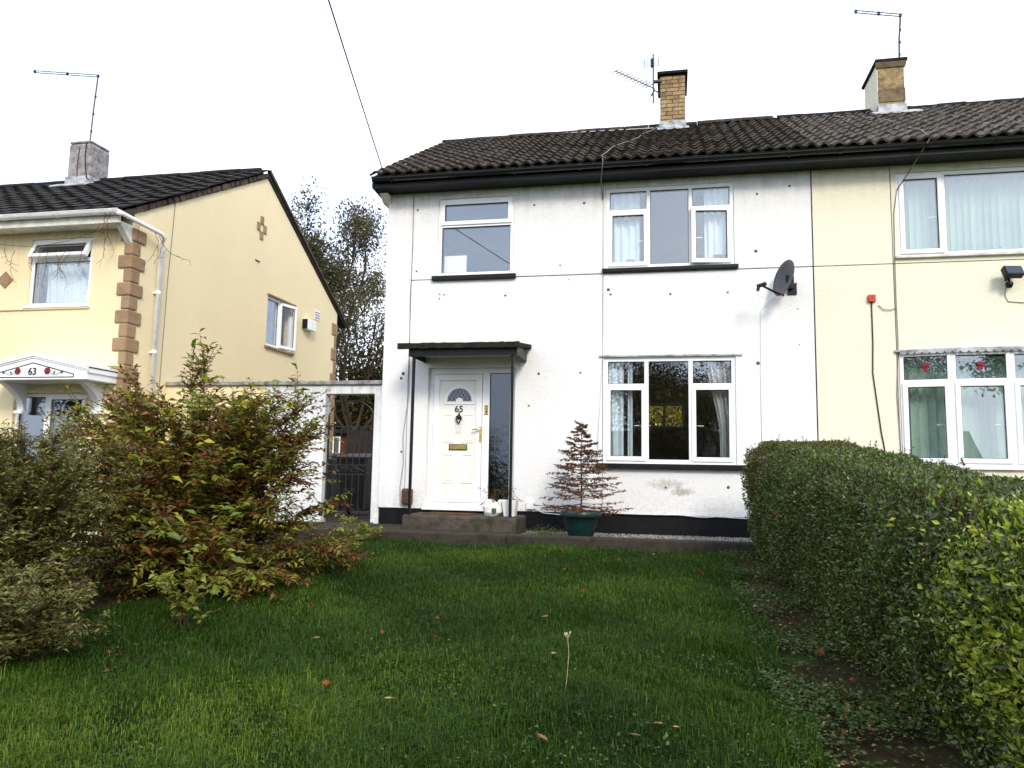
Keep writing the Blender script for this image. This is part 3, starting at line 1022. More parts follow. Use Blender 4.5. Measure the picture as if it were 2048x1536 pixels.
ch = chimney_bricks(H, -0.15, 0.30, 2.72, 3.55, 7.10, 8.10, 'brick_buff')
MB().box(-0.20, 0.35, 2.66, 3.61, 8.10, 8.155).build('coping', 'felt', ch, bevel=0.01)
MB().box(-0.165, 0.315, 2.70, 3.57, 6.85, 7.21).prism([(-0.2, 2.55, 6.98), (0.36, 2.55, 6.98), (0.36, 2.71, 7.08), (-0.2, 2.71, 7.08)], (0, 0, 0.02)).build('flashing', 'lead', ch, bevel=0.004)

# porch canopy
cp = MB().prism([(-3.76, -0.78, 2.515), (-2.02, -0.78, 2.505), (-1.99, 0.01, 2.60), (-3.72, 0.01, 2.61)], (0, 0, 0.065))
can = cp.build('porch_canopy', 'felt', H, bevel=0.012)
MB().box(-3.63, -2.06, -0.72, -0.70, 2.40, 2.525).box(-3.63, -3.61, -0.70, 0.0, 2.41, 2.56).box(-2.08, -2.06, -0.70, 0.0, 2.41, 2.56).build('fascia', 'black_paint', can)
MB().box(-3.61, -2.08, -0.70, 0.0, 2.49, 2.505).build('soffit', 'soffit_white', can)
for px_ in (-3.56, -2.13):
    MB().box(px_ - 0.019, px_ + 0.019, -0.70, -0.662, 0.19, 2.42).build('post', 'black_paint', can, bevel=0.003)
# ragged felt edge
fe = MB()
x = -3.78
while x < -2.02:
    w = random.uniform(0.03, 0.11)
    h = random.uniform(0.002, 0.010)
    fe.box(x, min(x + w, -2.02), -0.786 - random.uniform(0, 0.012), -0.74, 2.506 - random.uniform(0.0, 0.012), 2.575 + h)
    x += w * 1.02
fe.build('felt_edge', 'felt', can, bevel=0.004)

# front door
DY = 0.075
fr = MB().wallgrid(-3.56, -2.23, 0.265, 2.33, DY, DY + 0.07, [(-3.495, -2.735, 0.335, 2.245), (-2.625, -2.315, 0.36, 2.255)]).build('door_frame', 'upvc', H, bevel=0.006)
MB().box(-3.60, -2.2, -0.03, DY, 0.225, 0.264).build('threshold', 'upvc', fr, bevel=0.006)
door = MB().wallgrid(-3.49, -2.74, 0.34, 2.24, DY - 0.012, DY + 0.05, [(-3.40, -2.83, 0.43, 2.15)]).build('front_door', 'upvc', H, bevel=0.006)
MB().box(-3.405, -2.825, DY + 0.012, DY + 0.04, 0.425, 2.155).build('door_panel', 'door_white', door)
FYD = DY + 0.012
for (a, b, c, d) in ((-3.325, -3.165, 1.215, 1.645), (-3.035, -2.865, 1.215, 1.645), (-3.33, -3.17, 0.62, 1.05), (-3.04, -2.87, 0.62, 1.05)):
    MB().ring(a, b, c, d, 0.017, FYD - 0.010, FYD + 0.002).build('moulding', 'door_white', door, bevel=0.004)
    MB().box(a + 0.035, b - 0.035, FYD - 0.006, FYD + 0.002, c + 0.035, d - 0.035).build('raised_field', 'door_white', door, bevel=0.005)
fan = MB()
n = 20
def arc(r, a):
    return (-3.09 + r * math.cos(a), r * math.sin(a) * 1.06 + 1.83)
for i in range(n):
    a0, a1 = math.pi * i / n, math.pi * (i + 1) / n
    for r0, r1 in ((0.19, 0.235), (0.0, 0.055)):
        q = [arc(r0, a0), arc(r1, a0), arc(r1, a1), arc(r0, a1)]
        if r0 == 0:
            q = q[1:] if False else [arc(0.001, a0), arc(r1, a0), arc(r1, a1), arc(0.001, a1)]
        fan.prism([(p[0], FYD - 0.012, p[1]) for p in q], (0, 0.013, 0))
fan.box(-3.325, -2.855, FYD - 0.012, FYD + 0.001, 1.79, 1.832)
fan.build('fanlight_frame', 'upvc', door)
pts = [(-3.09 + 0.20 * math.cos(math.pi * i / n), FYD - 0.002, 1.83 + 0.21 * math.sin(math.pi * i / n)) for i in range(n + 1)]
MB().prism(pts, (0, 0.004, 0)).build('fanlight_pane', 'obscure_glass', door)
fl = MB()
for k in range(-5, 6):
    for sgn in (-1, 1):
        # leaded lattice clipped to the half circle
        seg = []
        for tt in np.linspace(0, 1, 40):
            z = tt * 0.205
            xx = k * 0.06 + sgn * z * 0.62
            rr = math.hypot(xx, z / 1.06)
            if 0.055 < rr < 0.192:
                seg.append((-3.09 + xx, FYD - 0.004, 1.83 + z))
        if len(seg) > 3:
            fl.tube([seg[0], seg[-1]], 0.0035, 4)
fl.build('lead_lattice', 'gasket', door)
text_obj('house_number', '65', 0.135, 'gasket', door, (-3.095, FYD - 0.005, 1.715))
kn = MB()
kn.tube([(-3.09, FYD - 0.02, 1.63), (-3.055, FYD - 0.03, 1.60), (-3.05, FYD - 0.035, 1.565), (-3.075, FYD - 0.035, 1.525), (-3.09, FYD - 0.03, 1.505), (-3.105, FYD - 0.035, 1.525), (-3.13, FYD - 0.035, 1.565), (-3.125, FYD - 0.03, 1.60), (-3.09, FYD - 0.02, 1.63)], 0.012, 6)
kn.lathe([(0.001, -0.03), (0.028, -0.015), (0.034, 0.01), (0.02, 0.035), (0.001, 0.042)], (-3.09, FYD - 0.015, 1.59), 10)
kn.tube([(-3.09, FYD, 1.665), (-3.09, FYD - 0.02, 1.61)], 0.012, 6)
kn.build('knocker', 'iron', door, smooth=True)
MB().ring(-3.235, -2.955, 1.105, 1.195, 0.012, FYD - 0.012, FYD + 0.001).build('letterbox_frame', 'iron', door, bevel=0.003)
MB().box(-3.224, -2.966, FYD - 0.010, FYD, 1.116, 1.184).build('letterbox_flap', 'brass', door, bevel=0.004)
hn = MB().box(-2.768, -2.738, DY - 0.022, DY - 0.010, 1.225, 1.455)
hn.tube([(-2.753, DY - 0.02, 1.415), (-2.753, DY - 0.055, 1.415), (-2.77, DY - 0.06, 1.415), (-2.87, DY - 0.058, 1.412)], 0.010, 8)
hn.build('handle', 'brass', door, bevel=0.002)
MB().box(-2.758, -2.748, DY - 0.024, DY - 0.02, 1.30, 1.325).build('keyhole', 'gasket', door)
MB().box(-3.15, -3.05, FYD - 0.0015, FYD + 0.001, 1.34, 1.50).build('notice', 'paper', door)
MB().box(-2.70, -2.645, DY - 0.0025, DY, 1.63, 1.775).build('sticker', 'sticker_yellow', fr)
MB().box(-2.695, -2.65, DY - 0.0035, DY - 0.0026, 1.755, 1.77).box(-2.695, -2.65, DY - 0.0035, DY - 0.0026, 1.725, 1.735).box(-2.695, -2.65, DY - 0.0035, DY - 0.0026, 1.70, 1.708).box(-2.68, -2.655, DY - 0.0035, DY - 0.0026, 1.66, 1.69).box(-2.70, -2.645, DY - 0.0035, DY - 0.0026, 1.632, 1.645).build('print', 'gasket', fr)
MB().box(-2.63, -2.31, DY + 0.03, DY + 0.05, 0.355, 2.26).build('side_pane', 'obscure_glass', fr)
MB().ring(-2.628, -2.312, 0.357, 2.258, 0.008, DY + 0.012, DY + 0.03).build('gasket', 'gasket', fr)
MB().box(-2.63, -2.31, DY + 0.12, DY + 0.14, 0.3, 1.43).build('inner_board', 'interior_dark', fr)
st = MB().box(-3.64, -2.03, -0.76, -0.002, -0.05, 0.19).build('doorstep', 'concrete_step', H, bevel=0.03)

# ------------------------------------------------------------------ the cream house, number 67
N = empty('cream_house', (4.5, 0, 0), 'pale cream rendered house joined to the white one, with bow window of rose lights', 'house')
XE = 8.3
O67 = [(3.04, 5.0, 3.79, 4.96), (2.99, 5.52, 0.95, 2.48)]
J2 = 0.005
for (x0, x1, z0, z1) in ((PARTY + 0.004, 2.97 - J2, 0.24, 3.69 - J2), (PARTY + 0.004, 2.97 - J2, 3.69 + J2, 5.1), (2.97 + J2, XE, 0.24, 3.69 - J2), (2.97 + J2, XE, 3.69 + J2, 5.1)):
    hs = [h for h in O67 if h[0] < x1 and h[1] > x0 and h[2] < z1 and h[3] > z0]
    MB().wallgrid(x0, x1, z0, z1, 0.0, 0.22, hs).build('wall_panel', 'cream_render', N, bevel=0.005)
for q in ((2.95, 2.985, 0.02, 0.215, 2.5, 3.66), (2.95, 2.985, 0.02, 0.215, 3.72, 5.05), (PARTY + 0.01, 2.94, 0.02, 0.214, 3.67, 3.71), (2.99, XE - 0.1, 0.02, 0.214, 3.67, 3.71), (2.95, 2.985, 0.02, 0.215, 0.3, 0.95)):
    MB().box(*q).build('joint', 'joint_dark', N)
MB().box(PARTY + 0.004, XE, 0.015, 0.21, -0.3, 0.245).build('plinth', 'plinth_paint', N)
MB().prism([(XE, 0.0, -0.3), (XE, 6.4, -0.3), (XE, 6.4, 5.08), (XE, 3.2, 6.98), (XE, 0.0, 5.1)], (0.15, 0, 0)).build('gable_wall', 'cream_render', N)
MB().box(PARTY + 0.1, XE, 6.2, 6.4, -0.3, 5.1).build('rear_wall', 'cream_render', N)
MB().box(PARTY + 0.1, XE, 0.22, 6.2, 2.62, 2.8).box(PARTY + 0.1, XE, 0.22, 6.2, 5.0, 5.06).box(PARTY + 0.1, XE, 0.22, 6.2, 0.1, 0.2).build('floor', 'interior_dark', N)
roof(N, PARTY, 8.45, -0.47, 5.20, 3.2, 7.30, 6.9, 5.15, 0.361, 14, 2, 0.043, 'tile_lichen', 'tile_black')
MB().box(PARTY + 0.003, XE, -0.345, -0.32, 5.06, 5.20).build('fascia', 'black_paint', N)
MB().prism([(PARTY + 0.003, -0.345, 5.20), (PARTY + 0.003, -0.345, 5.245), (PARTY + 0.003, -0.1, 5.40), (PARTY + 0.003, -0.1, 5.30)], (XE - PARTY, 0, 0)).build('tilting_fillet', 'black_paint', N)
MB().box(PARTY + 0.003, XE, -0.32, 0.0, 5.068, 5.088).build('soffit', 'black_paint', N)
gutter(N, PARTY + 0.003, XE + 0.1, -0.415, 5.185, 'black_gutter')
window(N, *O67[0], [(3.10, 3.60, 'sash'), (3.66, 4.94, 'full')], 4.5)
MB().box(3.0, 5.05, -0.05, 0.03, 3.755, 3.79).build('sill', 'soffit_white', N, bevel=0.005)
ch = MB().box(3.55, 3.97, 2.62, 3.50, 6.95, 7.93).build('chimney', 'pebble_dash', N, bevel=0.012)
MB().box(3.535, 3.549, 2.63, 3.49, 7.1, 7.92).build('cream_side', 'cream_render', ch, bevel=0.004)
MB().box(3.55, 3.975, 2.605, 2.618, 7.22, 7.45).build('cement_patch', 'cement_brown', ch, bevel=0.004)
MB().box(3.50, 4.02, 2.56, 3.56, 7.93, 7.985).build('coping', 'felt', ch, bevel=0.01)
MB().prism([(3.53, 2.60, 7.84), (3.99, 2.60, 7.84), (4.01, 2.57, 7.93), (3.51, 2.57, 7.93)], (0, 0.06, 0)).build('corbel_course', 'cement_brown', ch)
MB().box(3.53, 3.99, 2.59, 3.52, 6.85, 7.17).prism([(3.42, 2.42, 6.92), (4.18, 2.42, 6.92), (4.18, 2.60, 7.02), (3.42, 2.60, 7.02)], (0, 0, 0.03)).build('flashing', 'lead', ch, bevel=0.006)
# bow window: four facets
PL = [(2.995, 0.0), (3.585, -0.14), (4.255, -0.20), (4.925, -0.14), (5.515, 0.0)]
bay_m = MB()
for (xa, ya), (xb, yb) in zip(PL, PL[1:]):
    Lw = math.hypot(xb - xa, yb - ya)
    a = math.atan2(yb - ya, xb - xa)
    wn_ = window(N, xa, xa + Lw, 0.97, 2.47, [(xa + 0.05, xa + Lw - 0.05, 'split')], 2.07, y=ya, ang=a, frame_y=(0.0, 0.07), bar=0.06)
    # rose and stems on the fanlight
    cx, cz = xa + Lw / 2, 2.265
    rs = MB()
    for (dx, dz, rr) in ((0, 0, 0.042), (-0.027, 0.010, 0.028), (0.027, 0.010, 0.028), (0, -0.030, 0.028), (0.013, 0.028, 0.026), (-0.015, 0.028, 0.026)):
        pts = [(cx + dx + rr * math.cos(q), ya + 0.024 - 0.0005 * len(rs.f), cz + dz + rr * math.sin(q)) for q in np.linspace(0, 2 * math.pi, 11)[:-1]]
        rs.prism(pts, (0, 0.003, 0))
    rs.build('rose_motif', 'rose_red', wn_)
    sw = MB()
    for rr in (0.016, 0.03, 0.045):
        sw.tube([(cx + rr * math.cos(q), ya + 0.020, cz + rr * 0.9 * math.sin(q)) for q in np.linspace(rr * 40, rr * 40 + 4.2, 10)], 0.0025, 4)
    sw.build('petal_line', 'paper', wn_)
    sm = MB()
    for s in (-1, 1):
        pth = [(cx + s * (0.06 + 0.17 * q), ya + 0.026, cz - 0.012 + 0.03 * math.sin(q * 3.3) - 0.05 * q * q) for q in np.linspace(0, 1, 9)]
        sm.tube(pth, 0.004, 4)
        for q in (3, 6):
            pp = pth[q]
            sm.prism([pp, (pp[0] + s * 0.02, pp[1], pp[2] + 0.03), (pp[0] + s * 0.05, pp[1], pp[2] + 0.025), (pp[0] + s * 0.03, pp[1], pp[2] - 0.004)], (0, 0.002, 0))
    sm.build('stem_motif', 'leaf_paint', wn_)
sl = MB().prism([(2.97, 0.0, 0.93)] + [(x, y - 0.03, 0.93) for x, y in PL] + [(5.54, 0.0, 0.93)], (0, 0, 0.04))
sl.build('bow_sill', 'upvc', N, bevel=0.006)
MB().prism([(2.99, 0.0, 0.7)] + [(x, y + 0.02, 0.7) for x, y in PL[1:-1]] + [(5.52, 0.0, 0.7)], (0, 0, 0.23)).build('bow_apron', 'cream_render', N)
MB().prism([(2.93, 0.0, 2.472)] + [(x + (-0.05 if i == 0 else 0.05 if i == 4 else 0), y - 0.04, 2.472) for i, (x, y) in enumerate(PL)] + [(5.58, 0.0, 2.472)], (0, 0, 0.03)).build('bow_roof', 'lead', N, bevel=0.004)
sc = MB()
for (xa, ya), (xb, yb) in zip(PL, PL[1:]):
    ns = 7
    for k in range(ns):
        t0, t1 = k / ns, (k + 1) / ns
        top0 = Vector((xa + (xb - xa) * t0, ya + (yb - ya) * t0 - 0.043, 2.495))
        top1 = Vector((xa + (xb - xa) * t1, ya + (yb - ya) * t1 - 0.043, 2.495))
        dn = [top0.lerp(top1, (1 - math.cos(math.pi * q / 6)) / 2) + Vector((0, -0.003, -0.025 - 0.035 * math.sin(math.pi * q / 6))) for q in range(7)]
        sc.prism([top0] + dn + [top1], (0, 0.004, 0))
sc.build('scalloped_lead', 'lead', N)

# ------------------------------------------------------------------ the house across the side passage, number 63
G = empty('cream_house', (-8.0, -1.0, -0.46), 'warm cream house with tan stone quoins and number 63 door canopy', 'house')
WX = -8.0
OW = [(-9.79, -8.69, 3.22, 4.29), (-9.88, -8.60, -0.40, 1.87)]
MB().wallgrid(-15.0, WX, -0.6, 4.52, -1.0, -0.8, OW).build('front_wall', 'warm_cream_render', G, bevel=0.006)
SW = (3.04, 4.13, 3.25, 4.28)
gw = MB().wallgrid(-0.8, 6.35, -0.6, 4.50, 0.0, 0.2, [SW])
gw.v = [(WX - v[1], v[0], v[2]) for v in gw.v]
gw.prism([(WX, -1.0, 4.53), (WX, -0.8, 4.5), (WX, 6.35, 4.50), (WX, 6.35, 4.66), (WX, 2.78, 6.74), (WX, -1.0, 4.70)], (-0.2, 0, 0))
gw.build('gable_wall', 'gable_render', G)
MB().box(-15, -8.2, 6.15, 6.35, -0.6, 4.5).build('rear_wall', 'warm_cream_render', G)
MB().box(-15, WX - 0.2, -0.8, 6.15, 2.1, 2.3).box(-15, WX - 0.2, -0.8, 6.15, 4.42, 4.48).box(-15, WX - 0.2, -0.8, 6.15, -0.5, -0.42).build('floor', 'interior_dark', G)
MB().box(-15, WX - 0.2, 1.6, 1.7, -0.4, 4.4).build('partition', 'interior_paint', G)
MB().box(-14, -9.9, -1.012, -0.99, -0.6, 1.15).build('dado', 'timber_dark', G)
roof(G, -14.9, -7.94, -1.38, 4.56, 2.78, 6.80, 6.8, 4.45, 0.33, 14, 1, 0.022, 'tile_black', 'tile_black')
# mortared verge with broken brick undercloak
vm = MB()
me = MB().box(-0.03, 0.02, 0, 0.16, -0.07, 0.015).mesh('verge_stone')
me.materials.append(mat('verge_mortar'))
pit = math.atan2(6.80 - 4.56, 2.78 + 1.38)
vg = MB().box(WX - 0.02, WX + 0.05, -1.02, -1.0, 4.5, 4.52).build('verge', 'mortar', G)
k = 0.0
while k < 4.55:
    inst('verge_stone', me, vg, (WX + 0.015, -1.3 + k * math.cos(pit), 4.545 + k * math.sin(pit)), (pit + random.uniform(-.05, .05), random.uniform(-.1, .1), random.uniform(-0.06, 0.06)), (1, random.uniform(0.6, 1.05), random.uniform(0.7, 1.15)))
    k += 0.165
vb = MB().prism([(WX - 0.02, 2.8, 6.75), (WX - 0.02, 6.8, 4.38), (WX - 0.02, 6.8, 4.43), (WX - 0.02, 2.8, 6.82)], (0.08, 0, 0)).build('barge_board', 'verge_mortar', G)
gutter(G, -15.0, -7.93, -1.40, 4.545, 'white_plastic', r=0.06)
MB().box(-15, -7.98, -1.335, -1.31, 4.38, 4.56).build('fascia', 'soffit_white', G)
MB().box(-15, -8.0, -1.31, -1.0, 4.40, 4.42).build('soffit', 'soffit_white', G)
MB().prism([(-8.10, -1.3, 4.40), (-8.10, -1.0, 4.12), (-8.10, -1.0, 4.40)], (0.1, 0, 0)).build('corbel', 'soffit_white', G)
dp = MB().tube([(-7.97, -1.42, 4.50), (-7.90, -1.38, 4.49), (-7.86, -0.55, 4.44), (-7.87, -0.44, 4.40), (-7.93, -0.42, 4.30), (-7.935, -0.42, -0.45)], 0.034, 10)
dpo = dp.build('downpipe', 'white_plastic', G, smooth=True)
for z in (3.5, 2.55, 1.2):
    MB().tube([(-7.935, -0.42, z), (-7.935, -0.42, z + 0.05)], 0.041, 10).box(-8.0, -7.94, -0.46, -0.38, z, z + 0.03).build('pipe_clip', 'white_plastic', dpo)
# quoins
def stone(x0, x1, y0, y1, z0, z1):
    j = lambda: random.uniform(-0.014, 0.014)
    mb = MB().box(x0 + j(), x1 + j() * 0.5, y0 + j() * 0.5, y1 + j(), z0 + abs(j()) * 0.5, z1)
    return mb.build('quoin', 'quoin_stone', G, bevel=0.02, loc=(x1, y0, z0))
z = 4.40
k = 0
while z > -0.3:
    hh = 0.212
    if k % 2 == 0:
        stone(-8.205, WX + 0.028, -1.028, -0.72, z - hh + 0.006, z)
    else:
        stone(-8.115, WX + 0.022, -1.022, -0.82, z - hh + 0.006, z)
    z -= hh
    k += 1
z = 4.30
k = 0
while z > 0.2:
    if k % 2 == 0:
        stone(-8.1, WX + 0.025, 6.08, 6.375, z - 0.30, z)
    else:
        stone(-8.1, WX + 0.02, 6.22, 6.37, z - 0.30, z)
    z -= 0.306
    k += 1
# cross of five stones in the gable, and one on the front
for (dy, dz) in ((0, 0.155), (0, -0.155), (-0.12, 0.0), (0.12, 0.0), (0, 0)):
    if (dy, dz) == (0, 0):
        continue
    MB().box(WX, WX + 0.02, 2.65 + dy * 1.0 - 0.062, 2.65 + dy + 0.062, 5.56 + dz - 0.085, 5.56 + dz + 0.085).build('inset_stone', 'quoin_stone', G, bevel=0.01, loc=(WX, 2.65 + dy, 5.56 + dz))
MB().prism([(-10.38, -1.0, 3.66), (-10.22, -1.0, 3.80), (-10.08, -1.0, 3.66), (-10.22, -1.0, 3.52)], (0, -0.02, 0)).build('inset_stone', 'quoin_stone', G, bevel=0.008)
# windows of 63
window(G, *OW[0], [(-9.735, -8.745, 'top')], 3.955, y=-1.0, opened=(0, (R(-24), 0, 0), 'top'))
MB().box(-10.6, -8.66, -1.03, -1.0, 3.165, 3.195).build('sill_band', 'warm_cream_render', G, bevel=0.006)
MB().box(-9.83, -8.66, -1.045, -0.97, 3.19, 3.22).build('sill', 'upvc', G, bevel=0.004)
dw = window(G, *OW[1], [(-9.82, -9.36, 'full'), (-9.28, -8.66, 'sash')], 1.0, y=-0.97)
sw0, sw1 = SW[1] - SW[0], SW[3] - SW[2]
wo_ = window(G, 0.0, sw0, 0.0, sw1, [(0.05, 0.50, 'full'), (0.56, sw0 - 0.05, 'sash')], 0.5, frame_y=(0.03, 0.10), opened=(1, (0, 0, R(-14)), 'left'))
for nm, bxs in (('sill', (-0.05, sw0 + 0.05, -0.05, 0.03, -0.05, -0.002)), ('lintel_strip', (-0.04, sw0 + 0.06, -0.04, 0.0, sw1, sw1 + 0.035))):
    MB().box(*bxs).build(nm, 'quoin_stone', wo_, bevel=0.006)
wo_.location = Vector((WX, SW[0], SW[2])) - G.location
wo_.rotation_euler = (0, 0, math.pi / 2)
MB().box(WX - 1.2, WX - 1.1, 2.6, 4.6, 2.4, 4.4).build('partition', 'interior_paint', G)
# boiler flue and vent grille on the gable
fb = MB().box(WX, WX + 0.13, 4.58, 4.98, 3.86, 4.10).build('flue_box', 'white_plastic', G, bevel=0.015)
MB().box(WX + 0.001, WX + 0.12, 4.565, 4.579, 3.87, 4.09).build('flue_side', 'black_paint', fb)
vb_ = MB().box(WX, WX + 0.012, 5.12, 5.40, 4.20, 4.42).build('vent_grille', 'white_plastic', G, bevel=0.004)
for i in range(4):
    for j in range(3):
        MB().box(WX + 0.0121, WX + 0.014, 5.15 + i * 0.06, 5.185 + i * 0.06, 4.23 + j * 0.06, 4.265 + j * 0.06).build('slot', 'gasket', vb_)
# crack-like cable down the gable
MB().tube([(WX + 0.006, -0.07, 5.12), (WX + 0.007, -0.09, 4.6), (WX + 0.007, -0.13, 3.8), (WX + 0.006, -0.15, 2.6), (WX + 0.006, -0.16, 1.5)], 0.006, 5).build('cable', 'cable_grey', G)
MB().tube([(WX + 0.006, 2.48, 4.86), (WX + 0.02, 2.62, 4.86)], 0.012, 5).build('wall_hook', 'iron', G)
# chimney
ch = MB().box(-12.38, -11.84, 2.35, 2.92, 6.3, 7.50).build('chimney', 'cement_render', G, bevel=0.05)
MB().box(-12.375, -11.845, 2.355, 2.915, 7.50, 7.56).build('coping', 'coping_stone', ch, bevel=0.03)
MB().box(-12.40, -11.82, 2.33, 2.94, 6.3, 6.78).prism([(-12.6, 2.15, 6.50), (-11.7, 2.15, 6.50), (-11.7, 2.34, 6.60), (-12.6, 2.34, 6.60)], (0, 0, 0.03)).build('flashing', 'lead', ch, bevel=0.01)
MB().tube([(-11.94, 2.335, 7.5), (-11.95, 2.33, 7.2), (-11.93, 2.33, 7.0), (-11.86, 2.31, 6.72), (-11.7, 2.2, 6.62)], 0.012, 5).tube([(-12.1, 2.335, 7.4), (-12.12, 2.33, 7.1), (-12.11, 2.33, 6.75)], 0.008, 5).build('cable', 'cable_black', ch)
# door canopy with pediment
CY = -1.62
apx = -8.99
can = MB().prism([(-9.90, CY, 2.00), (-8.09, CY, 2.00), (-8.09, CY, 2.17), (apx, CY, 2.36), (-9.90, CY, 2.17)], (0, 0.62, 0)).build('door_canopy', 'upvc', G, bevel=0.008)
mo = MB()
for k, (o1, o2) in enumerate(((0.0, 0.028), (0.045, 0.055))):
    pr = 0.022 - 0.008 * k
    for (xa, za), (xb, zb) in (((-9.93, 2.175), (apx, 2.372)), ((apx, 2.372), (-8.06, 2.175))):
        mo.prism([(xa, CY - pr, za - o1), (xb, CY - pr, zb - o1), (xb, CY - pr, zb - o2), (xa, CY - pr, za - o2)], (0, pr + 0.001, 0))
mo.prism([(-9.93, CY - 0.025, 2.18), (apx, CY - 0.025, 2.375), (apx, -1.0, 2.375), (-9.93, -1.0, 2.18)], (0, 0, 0.022))
mo.prism([(apx, CY - 0.025, 2.375), (-8.06, CY - 0.025, 2.18), (-8.06, -1.0, 2.18), (apx, -1.0, 2.375)], (0, 0, 0.022))
mo.box(-8.089, -8.07, CY, -1.0, 2.10, 2.155)
mo.build('moulding', 'upvc', can)
ln = MB()
tri = [(-9.68, 2.035), (-8.30, 2.035), (-8.30, 2.075), (apx, 2.245), (-9.68, 2.075)]
for a, b in zip(tri, tri[1:] + tri[:1]):
    ln.tube([(a[0], CY - 0.002, a[1]), (b[0], CY - 0.002, b[1])], 0.0075, 4)
ln.build('inlay_line', 'gasket', can)
text_obj('house_number', '63', 0.145, 'gasket', can, (apx, CY - 0.004, 2.115))
for s in (-1, 1):
    rs = MB()
    for q in range(6):
        a = q * math.pi / 3
        rs.prism([(apx + s * 0.25 + 0.028 * math.cos(a) + 0.026 * math.cos(w_), CY - 0.003 - 0.001 * q, 2.125 + 0.028 * math.sin(a) + 0.026 * math.sin(w_)) for w_ in np.linspace(0, 2 * math.pi, 9)[:-1]], (0, 0.003, 0))
    rs.build('rose_motif', 'rose_red', can)
    sm = MB().tube([(apx + s * (0.30 + 0.2 * q), CY - 0.003, 2.10 - 0.03 * math.sin(q * 4)) for q in np.linspace(0, 1, 7)], 0.004, 4)
    for q in (0.34, 0.47):
        sm.prism([(apx + s * q, CY - 0.004, 2.09), (apx + s * (q + 0.02), CY - 0.004, 2.12), (apx + s * (q + 0.05), CY - 0.004, 2.115), (apx + s * (q + 0.03), CY - 0.004, 2.085)], (0, 0.002, 0))
    sm.build('stem_motif', 'leaf_paint', can)
for bx in (-9.70, -8.36):
    cb = []
    for q in range(9):
        a = q / 8
        cb.append((bx - 0.055, -1.0 - 0.05 - 0.40 * (a ** 2.2), 1.60 + 0.40 * a))
    MB().prism([(bx - 0.055, -1.0, 1.60)] + cb + [(bx - 0.055, -1.0, 2.0)], (0.11, 0, 0)).box(bx - 0.075, bx + 0.075, -1.10, -1.0, 1.55, 1.60).build('corbel', 'upvc', can, bevel=0.006)
# dead vine tendrils hanging from the gutter, and a light string
vines = empty('dead_vine', (-8.6, -1.2, 4.4), 'leafless brown vine tendrils dangling from a white gutter', 'vine')
def tendril(x, y, z, ln, n=10):
    p = [Vector((x, y, z))]
    d = Vector((random.uniform(-.4, .4), random.uniform(-.2, .1), -1))
    for i in range(n):
        d += Vector((random.uniform(-.7, .7), random.uniform(-.3, .3), random.uniform(-.5, .2)))
        d.normalize()
        p.append(p[-1] + d * ln / n)
    return p
for (x, y, z, ln) in [(-8.75, -1.16, 4.10, .45), (-8.95, -1.15, 4.05, .6), (-9.05, -1.15, 4.02, .5), (-9.2, -1.16, 4.0, .7), (-9.35, -1.15, 4.02, .75), (-9.5, -1.15, 4.05, .6), (-9.6, -1.15, 4.05, .5), (-8.35, -1.15, 4.2, .5), (-8.3, -1.2, 4.4, .6),
                      (-8.15, -1.45, 4.5, .5), (-8.05, -1.45, 4.5, .45), (-7.88, -1.0, 4.45, .6), (-7.85, -.7, 4.42, .8), (-7.86, -.6, 4.4, .9), (-7.88, -.5, 4.4, .7), (-10.0, -1.1, 4.1, .6), (-10.2, -1.1, 4.15, .5)]:
    v = MB()
    p = tendril(x, y, z, ln)
    v.tube(p, 0.005, 4, taper=0.002)
    for q in (3, 5, 7):
        v.tube([p[q], p[q] + Vector((random.uniform(-.1, .1), random.uniform(-.04, .04), random.uniform(-.1, .02)))], 0.003, 3)
    v.build('tendril', 'dead_twig', vines)
tw = MB().tube([(-10.6, -1.1, 4.24), (-9.6, -1.15, 4.12), (-9.0, -1.18, 4.18), (-8.5, -1.2, 4.30), (-8.15, -1.4, 4.5)], 0.0035, 4)
tw.build('runner', 'dead_twig', vines)
# ------------------------------------------------------------------ passage wall and gate
WY0, WY1 = 0.03, 0.23
yw = empty('yard_wall', (-5.6, 0.1, 0), 'white painted passage wall with grey coping round the iron gate', 'wall')
MB().wallgrid(-6.24, -4.292, -0.2, 2.085, WY0, WY1, [(-5.22, -4.42, -0.3, 1.945)]).build('wall', 'yard_wall_white', yw, bevel=0.012)
cx = -6.24
while cx < -4.35:
    w = min(0.98, -4.292 - cx)
    MB().box(cx, cx + w - 0.006, WY0 - 0.045, WY1 + 0.045, 2.087, 2.15).build('coping', 'coping_stone', yw, bevel=0.012, loc=(cx, 0, 2.1))
    cx += 0.98
yw2 = empty('yard_wall', (-7.1, 0.1, 0), 'cream roughcast passage wall half hidden behind the tall shrub', 'wall')
MB().box(-8.0, -6.245, WY0 + 0.004, WY1, -0.5, 2.085).build('wall', 'warm_cream_render', yw2)
cx = -8.0
while cx < -6.3:
    w = min(0.88, -6.245 - cx)
    MB().box(cx, cx + w - 0.006, WY0 - 0.042, WY1 + 0.045, 2.087, 2.148).build('coping', 'coping_stone', yw2, bevel=0.012, loc=(cx, 0, 2.1))
    cx += 0.88

